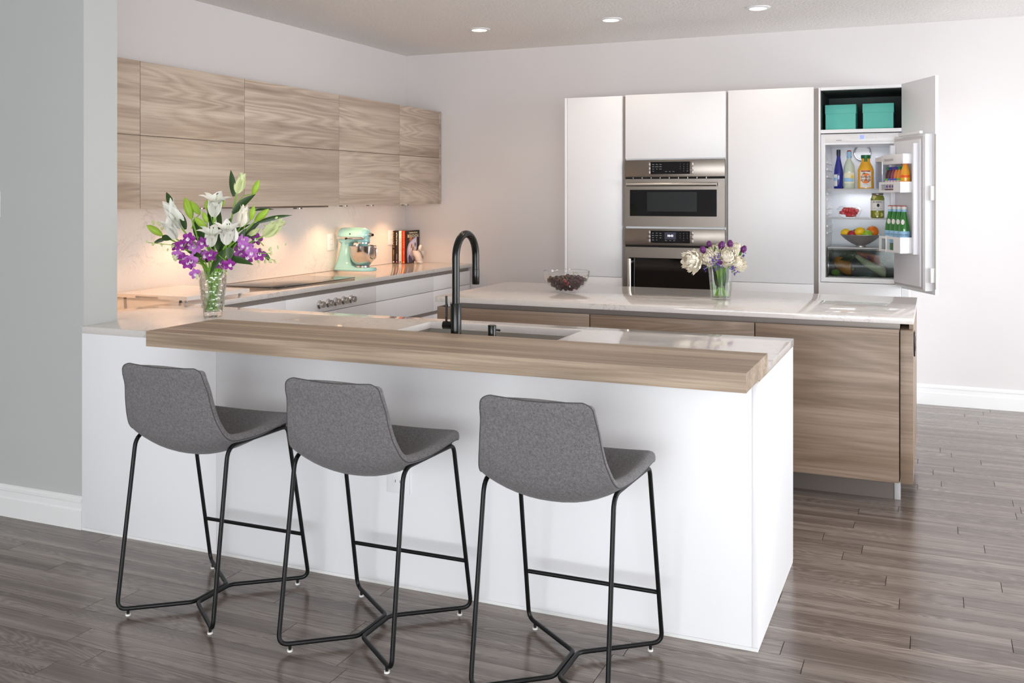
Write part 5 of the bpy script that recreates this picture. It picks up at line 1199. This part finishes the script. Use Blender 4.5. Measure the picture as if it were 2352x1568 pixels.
# ---- tall crystal vase on the worktop
vc = onz(489, 727, ZT); VX, VY = vc.x, vc.y; VD = depth_of((VX,VY,ZT)); VH = 0.222; vz = ZT+0.0005
vs = thing('crystal_vase', 'tall cut crystal vase of lilies and orchids beside the breakfast bar', 'vase', (VX,VY,vz))
B().lathe([(0,0),(0.040,0),(0.044,0.003),(0.0445,0.016),(0.046,0.030),(0.054,0.110),(0.061,0.170),(0.0665,VH),(0.0640,VH),(0.058,0.170),(0.051,0.110),(0.042,0.034),(0.038,0.026),(0,0.024)], (VX,VY,vz), 48).build('vase_body', M['crystal'], vs, True, ang=60)
B().lathe([(0,0.0245),(0.0375,0.0265),(0.0415,0.034),(0.0485,0.098),(0.0525,0.130),(0,0.130)], (VX,VY,vz), 32).build('water', M['water'], vs, True)
for k in range(26):    # raised cut ridges around the glass
    a = 2*PI*k/26; z_ = [0.045,0.078,0.112,0.146,0.180]; pts_ = []
    for i, q in enumerate(z_):
        r_ = 0.0475+0.087*q+0.0006; pts_.append((VX+r_*math.cos(a+(0.10 if i%2 else -0.10)), VY+r_*math.sin(a+(0.10 if i%2 else -0.10)), vz+q))
    B().tube(pts_, 0.0016, 5).build('cut_ridge', M['crystal'], vs, True)
def VP(u, v, dd=0.0): return ond(u, v, VD+dd)
def stem_path(target, j=None, r_mouth=0.042):
    a = random.uniform(0,2*PI) if j is None else j; tgt = Vector(target)
    d = Vector((tgt.x-VX, tgt.y-VY, 0)); d = d.normalized() if d.length > 1e-6 else Vector((1,0,0))
    foot = Vector((VX,VY,vz+0.032)) - d*random.uniform(0.004,0.018) + Vector((random.uniform(-.020,.020),random.uniform(-.020,.020),0))
    mouth = Vector((VX,VY,vz+VH)) + d*random.uniform(0.015,r_mouth)
    mid = mouth.lerp(tgt,0.55) + Vector((0,0,0.02))
    return spline([foot, foot.lerp(mouth,0.5), mouth, mid, tgt], 5)
G1 = 'lilies in the crystal vase'
def lily(kind, label, bu, bv, tu, tv, dd, leaves=(), extra=(), openness=0.0, m='petal_white'):
    base = VP(bu,bv,dd); tip = VP(tu,tv,dd+(-0.03 if openness > 0.5 else random.uniform(-0.02,0.02)))
    t = thing('lily_stem', label, 'lily', (VX,VY,vz+0.03), 0, G1)
    B().tube(stem_path(base), [0.0042]*20+[0.003], 8).build('stem', M['stem'], t, True)
    if kind == 'open': lily_bloom(t, base, tip, openness, M[m])
    elif kind == 'bud': bud(t, base, tip, (tip-base).length*0.17+0.003, M[m])
    for (au,av,eu,ev,w,ld) in leaves: blade(t, VP(au,av,dd+ld), VP(eu,ev,dd+ld+random.uniform(-0.03,0.03)), w, M['leaf'], 0.12)
    for (au,av,eu,ev,mm) in extra:
        a = VP(au,av,dd+0.01); e_ = VP(eu,ev,dd+0.01); bud(t, a, e_, (e_-a).length*0.17+0.003, M[mm]); B().tube([a, a.lerp(base,0.6)+Vector((0,0,-0.01)), base+Vector((0,0,-0.05))], 0.0025, 6).build('stem', M['stem'], t, True)
lily('open','open white lily standing tallest at the centre of the crystal vase',491,497,494,452,-0.01, [(486,520,478,468,0.028,0.02)], [(474,480,477,457,'lily_green'),(509,475,515,458,'lily_green')], 1.75)
lily('open','open white lily low at the front of the crystal vase bouquet',483,566,485,528,-0.12, [(513,574,481,632,0.034,-0.03),(462,590,430,578,0.026,0.0)], [], 1.9)
lily('open','white lily trumpet beside the closed white bloom at the bouquet front',520,561,522,520,-0.10, [(521,594,582,608,0.036,-0.02),(527,568,526,600,0.040,-0.04)], [], 1.5)
lily('open','closed white lily beside the front trumpet in the crystal vase',540,554,535,516,-0.08, [(545,560,566,524,0.03,0.03)], [], 0.10)
lily('open','half-open pale lily on the right side of the crystal vase bouquet',553,520,563,472,-0.02, [(534,490,587,446,0.040,0.02)], [(576,505,583,472,'lily_green')], 0.30, 'petal_cream')
lily('open','half-open lily at the left of the crystal vase bouquet',417,523,392,478,0.0, [(396,478,382,441,0.030,0.01),(426,527,412,484,0.030,-0.02)], [], 0.55)
lily('open','half-open pale lily bud at the very top of the bouquet',545,443,558,398,0.02, [(537,451,530,390,0.032,0.0)], [(581,446,595,413,'lily_green')], 0.15, 'bud_pale')
lily('open','slender half-open lily leaning far right over the counter',606,541,650,507,0.02, [(590,512,672,494,0.022,0.03),(600,577,624,604,0.026,-0.03)], [(566,546,596,525,'bud_pale')], 0.18, 'bud_pale')
lily('open','wilted white lily low at the left of the bouquet',404,548,386,515,-0.03, [(372,545,395,550,0.03,0.0)], [], 0.9)
lily('bud','tall green lily bud standing left of the centre lily',440,502,425,453,0.01, [(452,545,446,500,0.03,0.02)], [(459,492,437,461,'lily_green')], 0, 'lily_green')
lily('bud','green lily bud pointing right above the pale orchids',586,508,617,480,0.03, [(560,540,600,508,0.028,0.04),(585,483,630,481,0.012,0.05)], [], 0, 'lily_green')
lily('bud','green lily bud pointing far left out of the vase',372,540,337,517,0.0, [(380,548,350,560,0.02,0.02)], [], 0, 'lily_green')
lily('bud','yellow-green lily bud behind the front lilies',475,525,446,499,-0.05, [(470,560,455,520,0.036,0.03),(500,575,508,530,0.03,0.03)], [(476,512,466,486,'lily_green')], 0, 'lily_green')
# extra leafy stem filling the middle
t = thing('lily_stem', 'leafy flowerless lily stem in the middle of the crystal vase', 'lily', (VX,VY,vz+0.03), 0, G1)
B().tube(stem_path(VP(505,520,0.03)), 0.004, 8).build('stem', M['stem'], t, True)
for (au,av,eu,ev,w) in [(498,600,470,548,0.030),(505,590,520,530,0.032),(512,585,548,545,0.032),(490,590,455,575,0.028),(500,560,480,505,0.030),(508,545,530,500,0.030),(515,570,560,560,0.028),(495,570,440,545,0.026),(520,560,590,540,0.026),(500,610,545,600,0.030),(485,600,440,600,0.024),(505,530,500,470,0.026),(520,545,575,515,0.026),(488,548,452,515,0.028)]:
    blade(t, VP(au,av,random.uniform(-0.02,0.06)), VP(eu,ev,random.uniform(-0.05,0.09)), w, M['leaf'] if random.random() < 0.7 else M['leaf_mid'], 0.12)
# ---- orchid sprays
ob_ = B()
for k in range(5):
    a = PI/2+2*PI*k/5; sd = Vector((math.cos(a), math.sin(a), 0))
    V, Fq = petal_mesh(sd*0.002, sd, Vector((0,0,1)), 0.029, 0.028 if k in (1,4) else 0.020, 0.002, -0.15, 0.2, 7, 0.15, True); ob_.add(V, Fq)
# open the blossom flat: petals lie mostly in the local XY plane
proto_b = ob_.build('blossom', M['orchid'], None, True, ang=80); proto_p = ob_.build('blossom', M['orchid_pale'], None, True, ang=80)
lipb = B(); 
for k in range(3):
    a = -PI/2 + (k-1)*0.9; sd = Vector((math.cos(a), math.sin(a), 0)); V, Fq = petal_mesh((0,0,0.004), Vector((0,0,1)), sd, 0.024, 0.018, 0.002, 1.3, 0.5, 5); lipb.add(V, Fq)
proto_l = lipb.build('lip', M['orchid_white'], None, True, ang=80)
def orchid(label, pts, ends, dd):
    t = thing('orchid_spray', label, 'orchid', (VX,VY,vz+0.03), 0, 'orchids in the crystal vase')
    W = [VP(u,v,dd+random.uniform(-0.03,0.03)) for u,v in pts]
    B().tube(stem_path(W[0]), 0.0028, 7).build('stem', M['stem'], t, True)
    if len(W) > 1: B().tube(spline(W + [VP(u,v,dd) for u,v in ends[-1:]], 4), 0.0016, 6).build('stem', M['stem'], t, True)
    for w_ in W:
        face = (_C - w_).normalized(); face = (face + Vector((random.uniform(-.6,.6), random.uniform(-.5,.5), random.uniform(-.5,.3)))).normalized()
        q = face.to_track_quat('Z', 'Y'); Mx = Matrix.Translation(w_+face*0.012) @ q.to_matrix().to_4x4() @ Matrix.Rotation(random.uniform(-.4,.4),4,'Z') @ Matrix.Scale(random.uniform(0.85,1.12),4)
        o = bpy.data.objects.new('blossom', proto_b.data if random.random() < 0.78 else proto_p.data); COL.objects.link(o); o.parent = t; o.matrix_parent_inverse = Matrix.Translation(-Vector(t.location)); o.matrix_basis = Mx
        l_ = bpy.data.objects.new('lip', proto_l.data); COL.objects.link(l_); l_.parent = o
    for (u,v) in ends:
        c = VP(u+random.uniform(-2,2), v+random.uniform(-2,2), dd); B().ball(c, random.uniform(0.005,0.009), 8, 6, (1,0.8,1.5), Matrix.Rotation(random.uniform(-1,1),3,'Y')).build('bud', M['orchid_bud'], t, True)
orchid('orchid spray with purple blossoms arching left to pale buds', [(474,583),(452,571),(437,562),(424,563),(413,564)], [(396,566),(384,572),(370,564),(352,560),(340,557)], -0.10)
orchid('purple orchid spray drooping down the left of the vase', [(436,546),(411,584),(420,594),(429,605),(440,598)], [(400,588),(404,596)], -0.13)
orchid('purple orchid spray hanging over the left vase rim', [(442,607),(447,626)], [(452,634)], -0.12)
orchid('purple orchid spray hanging over the front vase rim', [(508,608),(524,606),(468,557),(488,588)], [(520,626)], -0.14)
orchid('purple orchid spray opening right to pale buds', [(547,582),(538,590),(575,566),(567,590),(556,553),(580,578)], [(600,575),(622,571),(640,566),(656,562),(624,582)], -0.06)
orchid('purple and white orchid spray low at the right of the vase', [(560,562),(595,586),(552,572)], [(592,600),(610,600),(620,600),(634,599)], -0.04)
orchid('pale green orchid bud spray reaching left above the blossoms', [(405,565)], [(380,520),(366,514),(352,512),(373,524),(396,540),(403,534)], 0.02)
orchid('pale orchid bud spray reaching up right behind the lilies', [(590,548)], [(612,520),(622,508),(634,500),(606,530)], 0.06)
bpy.data.objects.remove(proto_b); bpy.data.objects.remove(proto_p); bpy.data.objects.remove(proto_l)

# ---- clear vase of peonies and tulips on the island
vc = onz(1653, 689, ZT); V2 = Vector((vc.x, vc.y+0.03, ZT+0.0005)); D2 = depth_of(V2); H2 = 0.190
vs = thing('glass_vase', 'clear glass vase of white peonies and purple tulips on the island', 'vase', V2)
B().lathe([(0,0),(0.054,0),(0.056,0.002),(0.0575,0.03),(0.071,H2),(0.0685,H2),(0.0550,0.030),(0.053,0.014),(0,0.013)], V2, 48).build('vase_body', M['glass'], vs, True, ang=60)
B().lathe([(0,0.0135),(0.0525,0.0145),(0.0547,0.030),(0.0600,0.098),(0,0.098)], V2, 36).build('water', M['water'], vs, True)
B().tube([(V2.x+0.0698*math.cos(2*PI*k/48), V2.y+0.0698*math.sin(2*PI*k/48), V2.z+H2) for k in range(48)], 0.0013, 6, closed=True).build('rim', M['glass_rim'], vs, True)
def P2(u, v, dd=0.0): return ond(u, v, D2+dd)
def stem2(tgt, r=0.0035):
    tgt = Vector(tgt); d = Vector((tgt.x-V2.x, tgt.y-V2.y, 0)); d = d.normalized() if d.length > 1e-6 else Vector((1,0,0))
    foot = V2 + Vector((0,0,0.022)) - d*random.uniform(0.015,0.035); mouth = V2 + Vector((0,0,H2)) + d*random.uniform(0.02,0.05)
    return B().tube(spline([foot, foot.lerp(mouth,0.5)+d*0.004, mouth, tgt], 6), r, 8)
def peony(label, u, v, rpx, dd, face):
    c = P2(u,v,dd); r = rpx/F_PX*D2
    t = thing('peony', label, 'peony', (V2.x,V2.y,V2.z+0.02), 0, 'white peonies in the glass vase')
    ax, e1, e2 = frame_of(Vector(face)); stem2(c-ax*r*0.5).build('stem', M['stem'], t, True)
    b_ = B().ball(c-ax*r*0.1, r*0.55, 14, 10)
    for (cnt, th0, R_, fl) in ((11,1.75,1.05,0.55),(12,1.4,1.0,0.40),(13,1.05,0.95,0.28),(12,0.75,0.88,0.20),(11,0.50,0.82,0.16),(9,0.30,0.78,0.14),(5,0.14,0.74,0.12)):
        for k in range(cnt):
            a = 2*PI*(k+random.uniform(-.3,.3))/cnt; sd = e1*math.cos(a)+e2*math.sin(a); wv = ax.cross(sd)
            n = 5; V = []; Fq = []; W = r*random.uniform(0.36,0.52)*(0.6+0.4*math.sin(th0)); rf = random.uniform(0,6); Rl = r*R_*random.uniform(0.9,1.08); f_ = fl*random.uniform(0.6,1.6)
            for i in range(n+1):
                q = i/n; th = th0+0.55-0.95*q*random.uniform(0.96,1.04); rho = Rl*(0.62+0.38*math.sin(PI*0.62*q))*(1+f_*q*q)
                w_ = W*math.sqrt(math.sin(PI*(0.12+0.80*q)))
                for s_ in (-1,-0.5,0,0.5,1): V.append(c - ax*r*0.1 + (ax*math.cos(th)+sd*math.sin(th))*(rho*(1-0.10*s_*s_+0.09*math.sin(s_*6+rf)*q)) + wv*(w_*s_) + ax*(0.09*r*math.sin(s_*7+rf)*q))
            for i in range(n):
                for j in range(4): Fq.append((i*5+j, i*5+j+1, (i+1)*5+j+1, (i+1)*5+j))
            b_.add(V, Fq)
    b_.build('bloom', M['petal_cream'], t, True, ang=80)
tc = (_C-V2).normalized()
peony('large white peony overhanging the left rim of the glass vase',1591,598,19,-0.03,(tc+Vector((-0.7,0,0.1))))
peony('white peony with ruffled centre beside the violet statice',1627,592,15,-0.05,(tc+Vector((-0.2,0,0.4))))
peony('large round white peony at the front of the glass vase',1671,590,18,-0.05,(tc+Vector((0.15,0,0.5))))
peony('white peony overhanging the right rim of the glass vase',1693,603,15,-0.01,(tc*0.6+Vector((0.8,0,0.2))))
peony('small white peony at the back of the glass vase',1690,570,12,0.07,(tc*0.5+Vector((0.3,0,1))))
peony('white peony hidden behind the tulips at the back of the vase',1648,575,13,0.07,(tc*0.4+Vector((0,0,1))))
def tulip(label, u, v, dd, lean, s_=1.0):
    c = P2(u,v,dd); t = thing('tulip', label, 'tulip', (V2.x,V2.y,V2.z+0.02), 0, 'purple tulips in the glass vase')
    ax, e1, e2 = frame_of(Vector(lean)); L = 0.040*s_; base = c-ax*L*0.5; stem2(base, 0.003).build('stem', M['stem'], t, True)
    core = B().lathe([(0.002,0),(0.010*s_,0.006*s_),(0.0125*s_,0.018*s_),(0.011*s_,0.028*s_),(0.007*s_,0.033*s_)], (0,0,0), 12, Matrix((e1,e2,ax)).transposed()).xf(Matrix.Translation(base)).build('bloom', M['tulip'], t, True)
    for k in range(6):
        a = 2*PI*k/6; sd = e1*math.cos(a)+e2*math.sin(a); V = []; Fq = []; wv = ax.cross(sd); n = 5
        for i in range(n+1):
            q = i/n; rr = (0.004+0.0115*math.sin(PI*min(1,0.15+0.75*q)))*s_*(1.0+0.12*(k%2)); w_ = 0.011*s_*math.sin(PI*(0.12+0.80*q))
            for j in (-1,0,1): V.append(base+ax*(L*q*1.03)+sd*(rr-0.003*abs(j)*s_)+wv*(w_*j))
        for i in range(n):
            for j in range(2): Fq.append((i*3+j,i*3+j+1,(i+1)*3+j+1,(i+1)*3+j))
        B().add(V, Fq).build('petal', M['tulip'], core, True, ang=80)
    return t
tulip('purple tulip leaning left over the large peony',1614.5,573,-0.05,(-0.3,-0.2,1))
tulip('small purple tulip standing behind the ruffled peony',1628.5,560,0.03,(0.05,0,1),0.85)
t = tulip('tallest purple tulip above the round front peony',1657.5,564,-0.03,(0.25,-0.1,1),1.15); blade(t, P2(1646,590,-0.03), P2(1641,563,-0.02), 0.022, M['leaf_mid'], 0.05)
tulip('purple tulip standing in front of the small back peony',1677,559.5,0.02,(0,0,1))
t = tulip('purple tulip leaning out to the right of the vase',1708,572,0.0,(0.5,0,1)); blade(t, P2(1698,588,0), P2(1704,572,0.0), 0.016, M['leaf_mid'], 0.05)
tulip('dark purple tulip tucked between the peonies at the rim',1653,601,-0.07,(0.1,-0.6,1),0.9)
def statice(label, u, v, dd, spread, n):
    c = P2(u,v,dd); t = thing('statice_sprig', label, 'statice', (V2.x,V2.y,V2.z+0.02), 0, 'violet statice in the glass vase')
    stem2(c, 0.002).build('stem', M['stem'], t, True); b_ = B()
    for k in range(n):
        q = c + Vector((random.gauss(0,1)*spread[0], random.gauss(0,1)*0.008, random.gauss(0,1)*spread[1])); d = (q-c)
        for j in range(4):
            e_ = q + Vector((random.uniform(-1,1),random.uniform(-1,1),random.uniform(-1,1)))*0.0055; b_.tube([q, e_], [0.0008,0.0022], 5)
    o = b_.build('florets', M['statice'], t, True); o['kind'] = 'stuff'
statice('violet statice cluster between the two front peonies',1644,600,-0.10,(0.017,0.020),48)
statice('violet statice sprig hanging over the right vase rim',1684,616,-0.07,(0.013,0.010),18)
statice('violet statice sprig beside the rightmost tulip',1707,586,0.03,(0.008,0.017),14)
statice('drooping violet statice tip below the right peony',1690,628,-0.04,(0.008,0.008),8)
statice('single violet statice sprig below the left peonies',1618,617,-0.06,(0.004,0.008),5)
# loose greens inside the vase
t = thing('foliage', 'dark green leaves filling the neck of the glass vase', 'leaves', (V2.x,V2.y,V2.z+0.05))
for k in range(12):
    a = random.uniform(0,2*PI); r_ = random.uniform(0.01,0.045); p0 = V2+Vector((r_*0.6*math.cos(a), r_*0.6*math.sin(a), random.uniform(0.06,0.11))); p1 = V2+Vector((r_*math.cos(a), r_*math.sin(a), H2+random.uniform(-0.03,0.015)))
    blade(t, p0, p1, random.uniform(0.025,0.04), M['leaf_mid'] if k % 2 else M['leaf'], 0.02)
